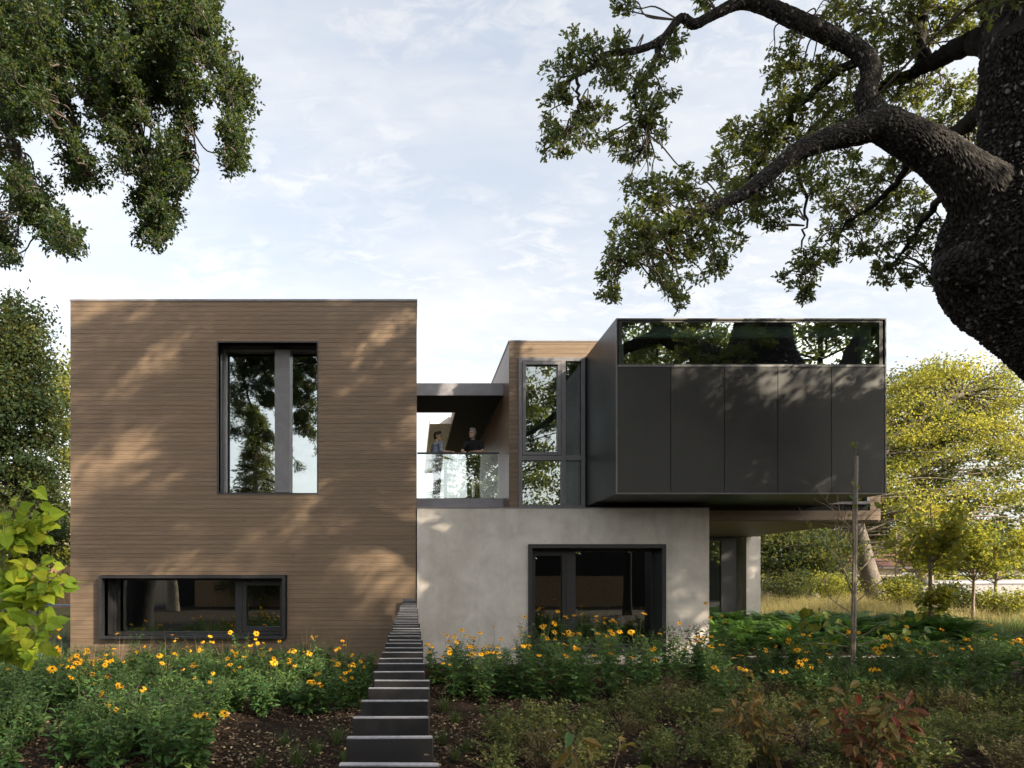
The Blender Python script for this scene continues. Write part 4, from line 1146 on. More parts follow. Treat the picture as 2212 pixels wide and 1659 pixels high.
def coneflower(x, y, proto, nf, label, group, r, scale=1.0, seedheads=0, stretch=1.0):
    sm, fm, tips = proto
    nf = min(nf, len(tips))
    look = ['flowerless leafy coneflower', 'leafy coneflower with a single yellow bloom', 'leafy coneflower with two yellow blooms', 'leafy coneflower with three yellow blooms', 'leafy coneflower with a cluster of yellow blooms'][min(nf, 4)]
    if seedheads: look += ' and dark seed heads'
    label = look + ' ' + label; group = group + ', ' + look
    t = empty('coneflower', (x, y, float(gz(x, y)) - .02), label, 'flower', group, rz=r.uniform(0, 6.28), scale=scale)
    t.scale = (scale, scale, scale * stretch)
    for nme, me in (('stem', sm), ('foliage', fm)):
        o = bpy.data.objects.new(nme, me); COL.objects.link(o); o.parent = t
        if nme == 'foliage': o['kind'] = 'stuff'
    idx = list(r.permutation(len(tips)))
    idx.sort(key=lambda i: -tips[i][2] + r.uniform(0, .25))
    for k, i in enumerate(idx[:nf + seedheads]):
        pm, dm = FL[int(r.integers(0, 5))]
        if k < nf:
            o = bpy.data.objects.new('flower', pm); COL.objects.link(o); o.parent = t
            d = bpy.data.objects.new('disc', dm); COL.objects.link(d); d.parent = o
        else:
            o = bpy.data.objects.new('seed_head', dm); COL.objects.link(o); o.parent = t; o.scale = (1.5,) * 3
        if k < nf: o.scale = (r.uniform(.68, 1.05),) * 3
        o.location = Vector(tips[i]); o.rotation_euler = (Matrix.Rotation(-t.rotation_euler.z, 3, 'Z') @ Matrix.Rotation(r.normal(.42, .38), 3, 'X') @ Matrix.Rotation(r.normal(.1, .35), 3, 'Y') @ Matrix.Rotation(r.uniform(0, 6.28), 3, 'Z')).to_euler()
    return t

r = np.random.default_rng(400)
def spot(u, y): return ((u - VPX) * y / F, y)
taken = []
def free(x, y, dmin):
    if any((x - a) ** 2 + (y - b) ** 2 < dmin * dmin for a, b in taken): return False
    taken.append((x, y)); return True
GL = 'coneflowers in the bed before the timber wall'
n = 0; tries = 0
while n < 175 and tries < 8000:
    tries += 1
    u = r.uniform(-60, 790); y = 6.6 + 7.2 * r.random() ** .8
    if u > 440 and y < 9.1 + (u - 440) * .0016: continue
    if u > 700 and y > 12.6: continue
    x, _ = spot(u, y)
    if y > 13.9 or x > -.75 or not free(x, y, .27): continue
    rich = 4 if (abs(u - 600) < 45 and 10.8 < y < 12) or (abs(u - 165) < 45 and 8.6 < y < 10.0) else 0
    nf = (int(r.integers(2, 6)) if r.random() < .17 else int(r.random() < .2)) + (int(r.integers(3, 6)) if rich else 0)
    sh = int(r.integers(0, 4)) if y < 9 and u > 150 else 0
    lab = 'beside the slat fence' if x > -1.7 else 'under the low wide window' if y > 12 and -6.7 < x < -2.7 else 'behind the lime leaved sapling' if u < 150 else 'before the timber wall'
    coneflower(x, y, SHORT[int(r.integers(0, 6))], nf, lab, GL + ' ' + lab, r, r.uniform(.82, 1.08) * (1.12 if rich else 1), sh)
    n += 1
for u, y, nf in ((545, 11.6, 3), (585, 11.3, 5), (612, 11.5, 6), (650, 11.9, 3), (430, 12.2, 1), (360, 12.4, 1), (290, 12.3, 0), (225, 11.8, 1), (470, 11.9, 0), (690, 12.0, 2), (745, 12.4, 2), (165, 9.3, 5), (190, 9.6, 4), (135, 9.5, 3), (330, 10.6, 0), (520, 12.6, 1)):
    x, _ = spot(u, y)
    coneflower(x, y, TALLP[int(r.integers(0, 6))], nf, 'rising tall before the timber wall', GL + ' rising tall', r, r.uniform(.74, .96))
n = 0; tries = 0
while n < 58 and tries < 3000:
    tries += 1
    u = r.uniform(945, 1575); y = r.uniform(10.4, 13.7)
    x, _ = spot(u, y)
    if not free(x, y, .27): continue
    nf = int(r.integers(2, 7)) if r.random() < .42 else int(r.random() < .5); 
    hs = .80 if u < 1130 else 1.0
    coneflower(x, y, TALLP[int(r.integers(0, 6))], nf, ('before the concrete wall window' if 1141 < u < 1437 else 'beside the concrete volume corner' if u > 1437 else 'before the bare concrete wall'), 'coneflowers ' + ('before the window' if 1141 < u < 1437 else 'by the corner' if u > 1437 else 'before bare concrete'), r, r.uniform(.88, 1.08), 0, hs)
    n += 1
n = 0; tries = 0
while n < 60 and tries < 3000:
    tries += 1
    u = r.uniform(1560, 2300); y = r.uniform(9.8, 15.4)
    x, _ = spot(u, y)
    if (x < 6.7 and y > 14.0) or not free(x, y, .42): continue
    nf = (int(r.integers(2, 5)) if r.random() < .33 else int(r.random() < .3)) + (3 if u < 1720 and y < 12.5 and r.random() < .5 else 0)
    coneflower(x, y, SHORT[int(r.integers(0, 6))], nf, 'between the concrete volume and the staked sapling' if u < 1840 else 'in the bed past the staked sapling', 'coneflowers near the fern bed' if u < 1840 else 'coneflowers past the staked sapling', r, r.uniform(.85, 1.15), 0, 1.05)
    n += 1

# low herbs
def herb_proto(seed, rad, h, ns, L, leafmat):
    r = np.random.default_rng(seed); sg, lg = Geo(), Geo()
    a = r.uniform(0, 6.28, ns); q = r.random(ns) ** .6
    B = np.stack([np.cos(a) * rad * .25 * q, np.sin(a) * rad * .25 * q, np.zeros(ns)], -1)
    E = np.stack([np.cos(a) * rad * q, np.sin(a) * rad * q, h * (1.05 - .45 * q * q) * r.uniform(.75, 1.15, ns)], -1)
    mid_ = np.stack([np.cos(a) * rad * q * -.02, np.sin(a) * rad * q * -.02, np.full(ns, .03)], -1)
    sg.tubes(B, E, .0022, .0012, 3, bend=mid_)
    k = 15; t = np.linspace(.25, 1.0, k)[None, :, None]
    p = B[:, None] * (1 - t) + E[:, None] * t + mid_[:, None] * (4 * t * (1 - t)) + r.normal(0, .008, (ns, k, 3))
    N = ns * k
    d = rdir(N, r) * np.array([1, 1, .5]) + np.array([0, 0, .35])
    lg.leaves(p.reshape(N, 3), d, np.array([0, 0, 1]) + r.normal(0, .5, (N, 3)), r.uniform(.6, 1.25, N) * L, r.uniform(.35, .6, N) * L, 'fold', None, r)
    return sg.mesh('stem', DRYSTEM), lg.mesh('foliage', leafmat)
HERB = [herb_proto(200 + i, .34, .36, 34, .052, HERBLEAF) for i in range(4)]
HERBD = [herb_proto(210 + i, .30, .34, 40, .036, HERBDRY) for i in range(2)]
def bush(name, x, y, protos, label, cat, group, r, sc_):
    i = int(r.integers(0, len(protos)))
    t = empty(name, (x, y, float(gz(x, y)) - .02), label, cat, group, rz=r.uniform(0, 6.28), scale=sc_)
    for nme, me in zip(('stem', 'foliage'), protos[i]):
        o = bpy.data.objects.new(nme, me); COL.objects.link(o); o.parent = t
        if nme == 'foliage' or name in ('fern', 'grass_tuft'): o['kind'] = 'stuff'
    return t
n = 0; tries = 0; taken2 = []
while n < 104 and tries < 6000:
    tries += 1
    y = 6.3 + 5.0 * r.random(); u = r.uniform(1080, 2330)
    if u < 1300 and y > 8.2 + (u - 1080) * .006: continue
    if y > 11 and u < 1650: continue
    x, _ = spot(u, y)
    if any((x - a) ** 2 + (y - b) ** 2 < .34 ** 2 for a, b in taken2): continue
    if 1130 < u < 1500 and y < 6.7: continue
    taken2.append((x, y))
    faded = r.random() < .28; big = r.random() < .45
    look = ('wide ' if big else 'small ') + ('faded brownish herb bush' if faded else 'grey green herb bush')
    place = 'beside the red leaved peony' if abs(x - 4.2) < 1.1 and y < 8 else 'in front of the tall coneflowers' if u < 1500 and y > 8.6 else 'in the open mulch right of the slat fence' if u < 1500 else 'near the staked sapling' if y > 9 else 'past the red leaved peony'
    bush('herb_bush', x, y, HERBD if faded else HERB, look + ' ' + place, 'herb', 'low herbs ' + place + ', ' + look, r, r.uniform(1.05, 1.35) if big else r.uniform(.75, 1.0))
    n += 1

# grass tufts
def tuft_proto(seed, n, h, rad, W, mat, droop):
    r = np.random.default_rng(seed); g = Geo()
    a = r.uniform(0, 6.28, n); q = r.random(n)
    B = np.stack([np.cos(a) * rad * .3 * q, np.sin(a) * rad * .3 * q, np.zeros(n)], -1)
    D = np.stack([np.cos(a) * .45 * q, np.sin(a) * .45 * q, np.ones(n)], -1) + r.normal(0, .12, (n, 3))
    g.blades(B, D, h * r.uniform(.6, 1.1, n), W, droop * r.uniform(.4, 1.3, n), r.random(n))
    return (g.mesh('blades', mat),)
GT = [tuft_proto(300 + i, 90, .30, .16, .007, GREENGRASS, .7) for i in range(3)]
DRYT = [tuft_proto(310 + i, 10, 1.15, .2, .013, STRAW, .45) for i in range(3)]
SAGET = [tuft_proto(320 + i, 160, .55, .25, .008, SAGE, .8) for i in range(2)]
def tuft(x, y, pr, label, group, r, s):
    me = pr[int(r.integers(0, len(pr)))][0]
    o = put('grass_tuft', me); o.location = (x, y, float(gz(x, y)) - .02); o.rotation_euler = (0, 0, r.uniform(0, 6.28)); o.scale = (s, s, s)
    return tag(o, label, 'grass', group)
for u, v in ((955, 1600), (985, 1560), (1010, 1620), (1060, 1590), (1100, 1560), (1130, 1600), (1045, 1540), (985, 1640), (1170, 1630), (1400, 1650), (1560, 1655), (1640, 1650), (1730, 1645), (1250, 1640), (960, 1530)):
    y = EYE * F / (v - VPY) * .985; x, _ = spot(u, y); tuft(x, y, GT, 'short green grass tuft in the mulch right of the slat fence', 'grass tufts right of the slat fence', r, r.uniform(.8, 1.3))
for u, v in ((560, 1650), (615, 1600), (680, 1625), (730, 1600), (740, 1640), (640, 1650), (790, 1480), (805, 1460), (770, 1500), (720, 1490), (780, 1525)):
    y = min(EYE * F / (v - VPY) * .985, 13.8); x, _ = spot(u, y); tuft(x, y, GT, 'short green grass tuft in the mulch left of the slat fence', 'grass tufts left of the slat fence', r, r.uniform(.7, 1.2))
for u, y in ((130, 12.6), (200, 13.0), (255, 12.4), (310, 13.2), (360, 12.8), (430, 13.1), (485, 12.5), (535, 13.0), (660, 13.2), (80, 12.8), (745, 13.3)):
    x, _ = spot(u, y); tuft(x, y, DRYT, 'thin tuft of long dry grass stalks below the low wide window', 'dry stalks below the low wide window', r, r.uniform(.8, 1.15))
for k in range(22):
    y = r.uniform(15, 21); x, _ = spot(r.uniform(60, 150), y); tuft(min(x, -7.7), y, SAGET, 'grey green grass tuft beside the timber volume corner', 'grey grass beside the timber volume', r, r.uniform(.8, 1.2))

# ferns
def fern_proto(seed, nf, L):
    r = np.random.default_rng(seed); sg, lg = Geo(), Geo()
    for i in range(nf):
        a = i * 2.399 + r.normal(0, .2); l = L * r.uniform(.65, 1.1); up = r.uniform(.7, 2.4)
        o = np.array([math.cos(a), math.sin(a), 0.0])
        t = np.linspace(0, 1, 20)[:, None]
        dv = norm(o + np.array([0, 0, up]))
        c = dv * l * t + o * l * .28 * t * t - np.array([0, 0, 1]) * l * .42 * t ** 2.4
        sg.tube(c[::4], np.linspace(.004, .0012, len(c[::4])), 3, cap=False)
        tan = norm(np.gradient(c, axis=0)); side = norm(np.cross(tan, [0, 0, 1.0])); nn = np.cross(side, tan)
        w = l * .17 * np.sin(np.pi * np.clip(t[:, 0] * .92 + .08, 0, 1)) ** .7
        for s in (-1, 1):
            lg.leaves(c[2:], side[2:] * s + tan[2:] * .45, nn[2:] + r.normal(0, .15, (18, 3)), w[2:], l * .046, 'diamond', np.clip(r.normal(.42, .1, 18) + (i % 5 - 2) * .17, 0, 1), r)
    return sg.mesh('frond_stalk', STEM), lg.mesh('foliage', FERNLEAF)
FERN = [fern_proto(500 + i, 22, .95) for i in range(5)]
tk = []
n = 0; tries = 0
while n < 84 and tries < 4000:
    tries += 1
    x = r.uniform(6.75, 14.6); y = r.uniform(16.9, 20.6)
    if any((x - a) ** 2 + (y - b) ** 2 < .42 ** 2 for a, b in tk): continue
    tk.append((x, y)); n += 1
    bush('fern', x, y, FERN, ('arching sword fern ' + (pl := 'along the pale edging strip' if y < 17.6 else 'under the black volume' if x < 9.3 else 'before the young trees' if x > 12 else 'in the open bed past the black volume')), 'fern', 'ferns ' + pl, r, r.uniform(.75, 1.2))

# dry meadow grass behind
k = 120000
x = r.uniform(9.8, 34, k); y = 20.5 + 15 * r.random(k) ** .8
keep = ~((y > 26.9) & (y < 28.9) & (x > 9.8) & (x < 22)) & ((x > 11.0) | (y > 24.8)) & (r.random(k) < .55 + .45 * np.sin(x * .9 + y * .5))
x, y = x[keep], y[keep]; k = len(x)
g = Geo(); D = r.normal(0, .25, (k, 3)) + np.array([.05, 0, 1])
dry = np.clip(r.normal(.45, .25, k) + .25 * np.sin(x * .5) * np.sin(y * .7), 0, 1)
g.blades(np.stack([x, y, gz(x, y) - .02], -1), D, r.uniform(.40, 1.0, k) * (1 + .25 * np.sin(x * .8 + 2)), .012, r.uniform(.1, .7, k), dry, 2)
tag(put('meadow_grass', g.mesh('meadow_grass', STRAW)), 'tall dry straw coloured grass glowing in the sun', 'grass', kind='stuff')
k = 24000
x = r.uniform(10.5, 24, k); y = r.uniform(17, 24.5, k); g = Geo()
g.blades(np.stack([x, y, gz(x, y) - .02], -1), r.normal(0, .3, (k, 3)) + np.array([0, 0, 1]), r.uniform(.2, .5, k), .011, r.uniform(.1, .8, k), r.random(k), 2)
tag(put('rough_grass', g.mesh('rough_grass', GREENGRASS)), 'rough green grass between the ferns and the young trees', 'grass', kind='stuff')

# fallen leaves and mulch
k = 60000
x = r.uniform(-7.5, 9.5, k); y = r.uniform(5.6, 14.6, k)
pn = np.array([noise.noise(Vector((a * .9, b * .9, 3.3))) for a, b in zip(x, y)])
kp = pn + r.normal(0, .25, k) > -.12
x, y = x[kp], y[kp]; k = len(x)
g = Geo()
g.leaves(np.stack([x, y, gz(x, y) + r.uniform(.006, .03, k)], -1), r.normal(0, 1, (k, 3)) * np.array([1, 1, .25]), r.normal(0, .45, (k, 3)) + np.array([0, 0, 1]), r.uniform(.025, .075, k), r.uniform(.015, .042, k), 'fold', r.random(k) ** 1.5)
for k in range(16):
    yk = 1.75 + .2855 * int(r.integers(0, 44)) + .015
    g.leaves([[-.061 + r.uniform(-.11, .11), yk + r.uniform(-.008, .008), 1.486]], [[1, r.normal(0, .15), 0]], [[0, r.normal(0, .1), 1]], r.uniform(.02, .035), .014, 'fold', np.array([r.uniform(.4, 1)]))
tag(put('fallen_leaves', g.mesh('fallen_leaves', LITTER)), 'scattered dry fallen leaves on dark mulch', 'leaf litter', kind='stuff')

# ------------------------------------------------------------------ plants with leaves one can pick out
def leaf_mesh(name, mat, shape, w, seed, tint):
    q = np.random.default_rng(seed); g = Geo()
    g.leaves([[0, 0, 0]], [[1, 0, 0]], [[0, 0, 1]], 1.0, w, shape, np.array([tint]), q)
    return g.mesh(name, mat)
def add_leaf(parent, me, p, axis_, nrm, size):
    A = Vector(axis_).normalized(); N = Vector(nrm); S = N.cross(A).normalized(); U = A.cross(S)
    o = bpy.data.objects.new('leaf', me); COL.objects.link(o); o.parent = parent
    o.matrix_basis = Matrix.Translation(Vector(p) - parent.location) @ Matrix((A, S, U)).transposed().to_4x4() @ Matrix.Scale(size, 4)
    return o
def leafy_plant(name, base, stems, mats, shape, w, size, count, label, cat, seed, group=None, stemmat=None, hang=.25, rstem=.006, sub=.12, stemname='stem', facing=(0, -.35, .75)):
    """stems: polylines in the world; leaves placed along them as separate objects"""
    r = np.random.default_rng(seed)
    t = empty(name, base, label, cat, group)
    g = Geo(); cs = []
    for s in stems:
        c = catmull([(*p, rstem * (1 - .75 * i / max(1, len(s) - 1))) for i, p in enumerate(s)], 7)
        g.tube(c[:, :3], c[:, 3], 6); cs.append(c)
    me = [leaf_mesh('leaf', m_, shape, w, i, tt) for i, (m_, tt) in enumerate(mats)]
    A, B = [], []
    for i in range(count):
        c = cs[i % len(cs)]; f = r.uniform(.25, 1.0); q = c[min(len(c) - 1, int(f * (len(c) - 1))), :3]
        d = rdir(1, r)[0] * np.array([1, 1, .5]); p = q + d * r.uniform(.3, 1.0) * sub
        A.append(q); B.append(p)
        ax = d * .8 + np.array([0, 0, -hang]) + r.normal(0, .25, 3)
        nn = np.array(facing) + r.normal(0, .4, 3)
        add_leaf(t, me[int(r.integers(0, len(me)))], p, ax, nn, size * r.uniform(.6, 1.2))
    g.tubes(np.array(A), np.array(B), .0016, .001, 3)
    put(stemname, g.mesh('stems', stemmat or TWIG), t)
    return t
d = 4.0
b0 = (-2.62, 4.0, 0.0)
q = lambda u, v, dd: tuple(P(u, v, dd))
stems = [[(-2.62, 4.0, -.05), q(-60, 1450, 4.0), q(10, 1330, 4.0), q(38, 1200, 4.0), q(28, 1120, 4.0), q(60, 1045, 4.0)],
         [q(0, 1350, 4.0), q(60, 1300, 3.9), q(95, 1268, 3.9), q(125, 1240, 3.85)],
         [q(-30, 1400, 4.0), q(40, 1370, 3.8), q(70, 1350, 3.75), q(92, 1370, 3.7)],
         [q(20, 1280, 4.0), q(-30, 1200, 4.1), q(-60, 1120, 4.1)],
         [q(-40, 1420, 4.0), q(20, 1410, 4.2), q(70, 1400, 4.25)],
         [q(35, 1190, 4.0), q(55, 1150, 4.0), q(75, 1115, 4.0)], [q(-60, 1440, 4.0), q(-100, 1300, 4.1), q(-130, 1200, 4.2)],
         [q(-20, 1380, 4.0), q(20, 1360, 3.9), q(50, 1330, 3.9)], [q(10, 1320, 4.0), q(60, 1270, 3.95), q(90, 1210, 3.95)], [q(15, 1300, 4.0), q(5, 1200, 3.9), q(15, 1090, 3.9)]]
leafy_plant('lime_leaved_sapling', b0, stems, [(LIMELEAF, .15), (LIMELEAF, .35), (LIMELEAF, .5), (LIMELEAF, .7), (LIMELEAF, .92)], 'heart', .9, .080, 520, 'young tree with round lime green leaves left of the timber volume', 'tree', 61, sub=.13, stemname='trunk', facing=(.1, -.8, .45))
# red leaved peony, bronze peony, tan peony
def peony(center, h, rad, n, mats, size, label, seed, w=.42, ns=9, lean=(0, 0)):
    r = np.random.default_rng(seed); x, y = center; z = float(gz(x, y)) - .03; st = []
    for i in range(ns):
        a = r.uniform(0, 6.28); rr = rad * r.random() ** .5
        e = (x + lean[0] + math.cos(a) * rr, y + lean[1] + math.sin(a) * rr * .7, z + h * r.uniform(.7, 1.05))
        st.append([(x + r.normal(0, .03), y + r.normal(0, .03), z), (x + lean[0] * .3 + math.cos(a) * rr * .4, y + math.sin(a) * rr * .3, z + h * .5), e])
    return leafy_plant('peony', (x, y, z), st, mats, 'oval', w, size, n, label, 'plant', seed, stemmat=DRYSTEM, hang=.4, sub=.17)
peony((4.3, 6.5), .92, .52, 230, [(REDLEAF, .1), (REDLEAF, .35), (REDLEAF, .6), (REDLEAF, .9), (TANLEAF, .4), (TANLEAF, .2)], .15, 'peony with drooping red and bronze autumn leaves among the low herbs', 62, ns=12)
peony((3.55, 6.9), .95, .45, 130, [(TANLEAF, .6), (TANLEAF, .85), (REDLEAF, .1), (TANLEAF, .35)], .13, 'peony with tawny orange leaves behind the red one', 63)
peony((1.15, 4.3), 1.04, .24, 70, [(TANLEAF, .1), (TANLEAF, .3), (TANLEAF, .45), (REDLEAF, .05), (PLANTLEAF, .6)], .145, 'peony with bronze green leaves at the foot of the right bed', 64, ns=6)
peony((.50, 3.7), 1.02, .07, 7, [(LIMELEAF, .95), (TANLEAF, .9), (YOUNGLEAF, .9)], .12, 'single peony sprig with a few yellow leaves beside the slat fence', 65, ns=2)
peony((2.05, 11.2), .62, .26, 44, [(TANLEAF, .55), (TANLEAF, .8), (TANLEAF, .3), (REDLEAF, .1)], .15, 'small peony with rusty orange leaves under the coneflowers by the concrete wall', 66, ns=6)
peony((5.3, 10.9), .7, .26, 36, [(TANLEAF, .15), (TANLEAF, .5), (REDLEAF, .2)], .14, 'small peony with reddish green leaves near the concrete volume corner', 67, ns=6)

# staked sapling
stake = Geo(); sx, sy = 8.17, 12.6
stake.tube([(sx - .05, sy, -.1), (sx - .02, sy, 1.2), (sx, sy, 2.8), (sx + .02, sy, 4.16), (sx + .021, sy, 4.17)], [.042, .040, .038, .035, .02], 12)
tag(put('tree_stake', stake.mesh('tree_stake', plain('weathered_pole', (.22, .19, .165), .7, nscale=15, var=.3), True)), 'tall weathered round pole staking the sapling beside the black volume', 'stake')
r = np.random.default_rng(88)
st = [[(sx - .10, sy - .05, -.05), (sx - .085, sy - .05, 1.2), (sx - .06, sy - .05, 2.4), (sx - .07, sy - .05, 3.4), (sx - .04, sy - .05, 4.0), (sx + .0, sy - .06, 4.42)]]
for (u0, v0, u1, v1, du) in ((1845, 1270, 1740, 1120, 0), (1843, 1290, 1800, 1080, 0), (1850, 1240, 1960, 1130, 0), (1848, 1200, 1790, 1100, 0), (1850, 1300, 1940, 1180, 0), (1846, 1150, 1770, 1060, 0), (1850, 1160, 1900, 1070, 0), (1846, 1330, 1760, 1220, 0)):
    a = P(u0, v0, sy); b = P(u1, v1, sy); m1 = a.lerp(b, .5) + Vector((0, r.uniform(-.3, .3), -.08))
    st.append([tuple(a), tuple(m1), tuple(b + Vector((0, r.uniform(-.5, .3), 0)))])
for (u0, v0, u1, v1) in ((1843, 1380, 1720, 1345), (1846, 1365, 1730, 1320), (1852, 1380, 1960, 1320), (1852, 1395, 1990, 1365), (1846, 1400, 1700, 1390)):
    a = P(u0, v0, sy); b = P(u1, v1, sy); st.append([tuple(a), tuple(a.lerp(b, .5) + Vector((0, -.1, .05))), tuple(b + Vector((0, -.2, 0)))])
tsap = empty('staked_sapling', (sx - .1, sy - .05, 0), 'thin half bare sapling tied to a pole in front of the black volume', 'tree')
g = Geo(); tw = Geo()
for i, s in enumerate(st):
    c = catmull([(*p, (.024 if i == 0 else .012) * (1 - .8 * j / (len(s) - 1))) for j, p in enumerate(s)], 8)
    (g if i == 0 else tw).tube(c[:, :3], c[:, 3], 6)
    if 0 < i < 9:
        for k in range(5):
            p = c[r.integers(len(c) // 3, len(c)), :3]; e = p + np.array([r.normal(0, .22), r.normal(0, .15), r.uniform(.05, .4)])
            tw.tubes([p], [e], .007, .003, 3, bend=r.normal(0, .03, (1, 3)))
put('trunk', g.mesh('sapling_trunk', BARKP, True), tsap); put('branches', tw.mesh('sapling_branches', BARKP), tsap)
me = [leaf_mesh('leaf', PLANTLEAF, 'heart', .86, 1, .35), leaf_mesh('leaf', YOUNGLEAF, 'heart', .86, 2, .15), leaf_mesh('leaf', YOUNGLEAF, 'heart', .86, 3, .4)]
for i in range(9, 14):
    c = catmull([(*p, 1) for p in st[i]], 6)
    for k in range(15):
        p = c[r.integers(4, len(c)), :3] + r.normal(0, .05, 3)
        add_leaf(tsap, me[int(r.integers(0, 3))], p, np.array([r.normal(0, .6), r.normal(0, .4), -.6]), np.array([r.normal(0, .3), -.8, .4]), r.uniform(.09, .17))
for (u, v) in ((1745, 1125), (1752, 1130), (1790, 1145), (1800, 1150), (1812, 1160), (1815, 1175), (1842, 1040), (1850, 1048), (1836, 1070), (1846, 1090), (1880, 1090), (1895, 1085), (1850, 965), (1843, 955), (1835, 1110), (1905, 1092)):
    add_leaf(tsap, me[int(r.integers(0, 3))], P(u, v, sy - .06), np.array([r.normal(0, .6), r.normal(0, .4), -.6]), np.array([r.normal(0, .3), -.8, .4]), r.uniform(.07, .11))

# young vase shaped trees on the right
def vase_tree(u, y, vfork, vtop, ru, n, label, seed, L=.13, tr=.05, fill=0):
    r = np.random.default_rng(seed); x, _ = spot(u, y); z0 = float(gz(x, y)) - .05
    t = empty('young_tree', (x, y, z0), label, 'tree')
    zf = EYE + (VPY - vfork) * y / F; zt = EYE + (VPY - vtop) * y / F; R = ru * y / F
    g, lg = Geo(), Geo()
    c = catmull([(x, y, z0, tr * 1.3), (x + r.normal(0, .03), y, (z0 + zf) / 2, tr), (x, y, zf, tr * .9), (x + r.normal(0, .08), y, zf * .5 + zt * .5, tr * .5), (x + r.normal(0, .1), y, zt, .008)], 8)
    g.tube(c[:, :3], c[:, 3], 10)
    ends = []
    for k in range(n):
        a = r.uniform(0, 6.28); q = r.uniform(.35, 1.0); f = r.uniform(0, .6)
        s = c[int(len(c) * (.5 + f * .4)), :3]
        e = np.array([x + math.cos(a) * R * q, y + math.sin(a) * R * q, zf + (zt - zf) * r.uniform(.25, 1.0)])
        m1 = s * .5 + e * .5 + np.array([math.cos(a) * .1, math.sin(a) * .1, -.05])
        p = catmull([(*s, .018), (*m1, .012), (*e, .004)], 5); g.tube(p[:, :3], p[:, 3], 5, cap=False)
        ends.append(p)
    for k in range(fill):                                  # low leafy shoots along the trunk
        a = r.uniform(0, 6.28); s = c[r.integers(3, int(len(c) * .55)), :3]
        e = s + np.array([math.cos(a), math.sin(a), .35]) * r.uniform(.2, .5); p = catmull([(*s, .006), (*(s * .5 + e * .5), .005), (*e, .002)], 5); g.tube(p[:, :3], p[:, 3], 4, cap=False); ends.append(p)
    for p in ends:
        k = 60; b = p[r.integers(len(p) // 2, len(p), k), :3] + r.normal(0, .12, (k, 3)) * np.array([1, 1, .8])
        lg.leaves(b, rdir(k, r) * np.array([1, 1, .4]) + np.array([0, 0, -.5]), r.normal(0, .5, (k, 3)) + np.array([0, 0, .8]), r.uniform(.6, 1.2, k) * L, r.uniform(.6, 1.1, k) * L * .75, 'heart', np.clip(r.beta(1.6, 2.2, k) + r.normal(0, .12), 0, 1))
    put('trunk', g.mesh('young_trunk', BARKP, True), t); put('crown', lg.mesh('young_crown', YOUNGLEAF), t, kind='stuff')
vase_tree(2010, 18.6, 1235, 1085, 88, 26, 'young slender tree with yellowing heart shaped leaves nearest the staked sapling', 71, fill=9)
vase_tree(2104, 21.5, 1262, 1125, 110, 40, 'young vase shaped tree with smooth grey trunk and green top before the low wall', 72, L=.12)
vase_tree(2152, 24, 1262, 1120, 105, 38, 'young vase shaped tree with bent trunk close to the low wall', 73, L=.12, tr=.06)

# ------------------------------------------------------------------ background things
# low pale garden wall
g = Geo(); xs = np.linspace(20.4, 32, 30); yy = 27.0 + .012 * (xs - 25) ** 2
zb = gz(xs, yy) - .1; top = 1.60 + .05 * np.sin((xs - 20.4) / 11.6 * math.pi)
v = np.concatenate([np.stack([xs, yy, zb], -1), np.stack([xs, yy, top], -1), np.stack([xs, yy + .3, top], -1), np.stack([xs, yy + .3, zb], -1)])
i = np.arange(29); g.add(v, [np.stack([i, i + 1, i + 31, i + 30], -1), np.stack([i + 30, i + 31, i + 61, i + 60], -1), np.stack([i + 60, i + 61, i + 91, i + 90], -1), [0, 30, 60, 90], [29, 119, 89, 59]])
lw = empty('garden_wall', (26, 27.1, .4), 'low smooth pale grey garden wall with lighter coping behind the young trees', 'wall')
put('wall', g.mesh('garden_wall', plain('pale_render', (.26, .25, .245), .7)), lw)
g = Geo(); g.tube(np.stack([xs, yy + .15, top + .03], -1), np.full(30, .17), 10)
cp = put('coping', g.mesh('coping', FRAMEG, True), lw)

# neighbouring house with tiled roof
nh = empty('neighbour_house', (36, 50, .2), 'cream walled house with a brown tiled roof behind the trees', 'house')
CREAM = plain('cream_render', (.62, .54, .42), .8); TILE = plain('clay_tile', (.24, .13, .10), .75, nscale=3, var=.35)
g = Geo(); hx0, hx1, hy0, hy1 = 28.6, 44, 48, 55
wall_with_holes(g, hx0, hx1, hy0, hy0 + .2, .0, 2.75, [(34.4, 36.1, .9, 2.3), (38.5, 40, .9, 2.3), (30.2, 31.2, 1.0, 2.3)])
g.box(hx0, hx0 + .2, hy0 + .2, hy1, 0, 2.75); g.box(hx1 - .2, hx1, hy0 + .2, hy1, 0, 2.75); g.box(hx0 + .2, hx1 - .2, hy1 - .2, hy1, 0, 2.75)
put('wall', g.mesh('cream_wall', CREAM), nh)
for a, b, c_ in ((34.4, 36.1, .9), (38.5, 40, .9), (30.2, 31.2, 1.0)):
    q_ = Geo(); q_.box(a, a + .08, hy0 + .05, hy0 + .12, c_, 2.3); q_.box(b - .08, b, hy0 + .05, hy0 + .12, c_, 2.3); q_.box(a + .08, b - .08, hy0 + .05, hy0 + .12, c_, c_ + .08); q_.box(a + .08, b - .08, hy0 + .05, hy0 + .12, 2.22, 2.3); q_.box((a + b) / 2 - .03, (a + b) / 2 + .03, hy0 + .05, hy0 + .12, c_ + .08, 2.22)
    wn_ = put('window', q_.mesh('window', DARKIN), nh)
    q_ = Geo(); q_.box(a + .08, b - .08, hy0 + .10, hy0 + .115, c_ + .08, 2.22); put('pane', q_.mesh('pane', GLASS), wn_)
g = Geo(); n_ = 170; xs = np.linspace(hx0 - .6, hx1 + .6, n_ * 3)
hump = .05 * np.abs(np.sin(np.arange(n_ * 3) * math.pi / 3)); rowsv = []
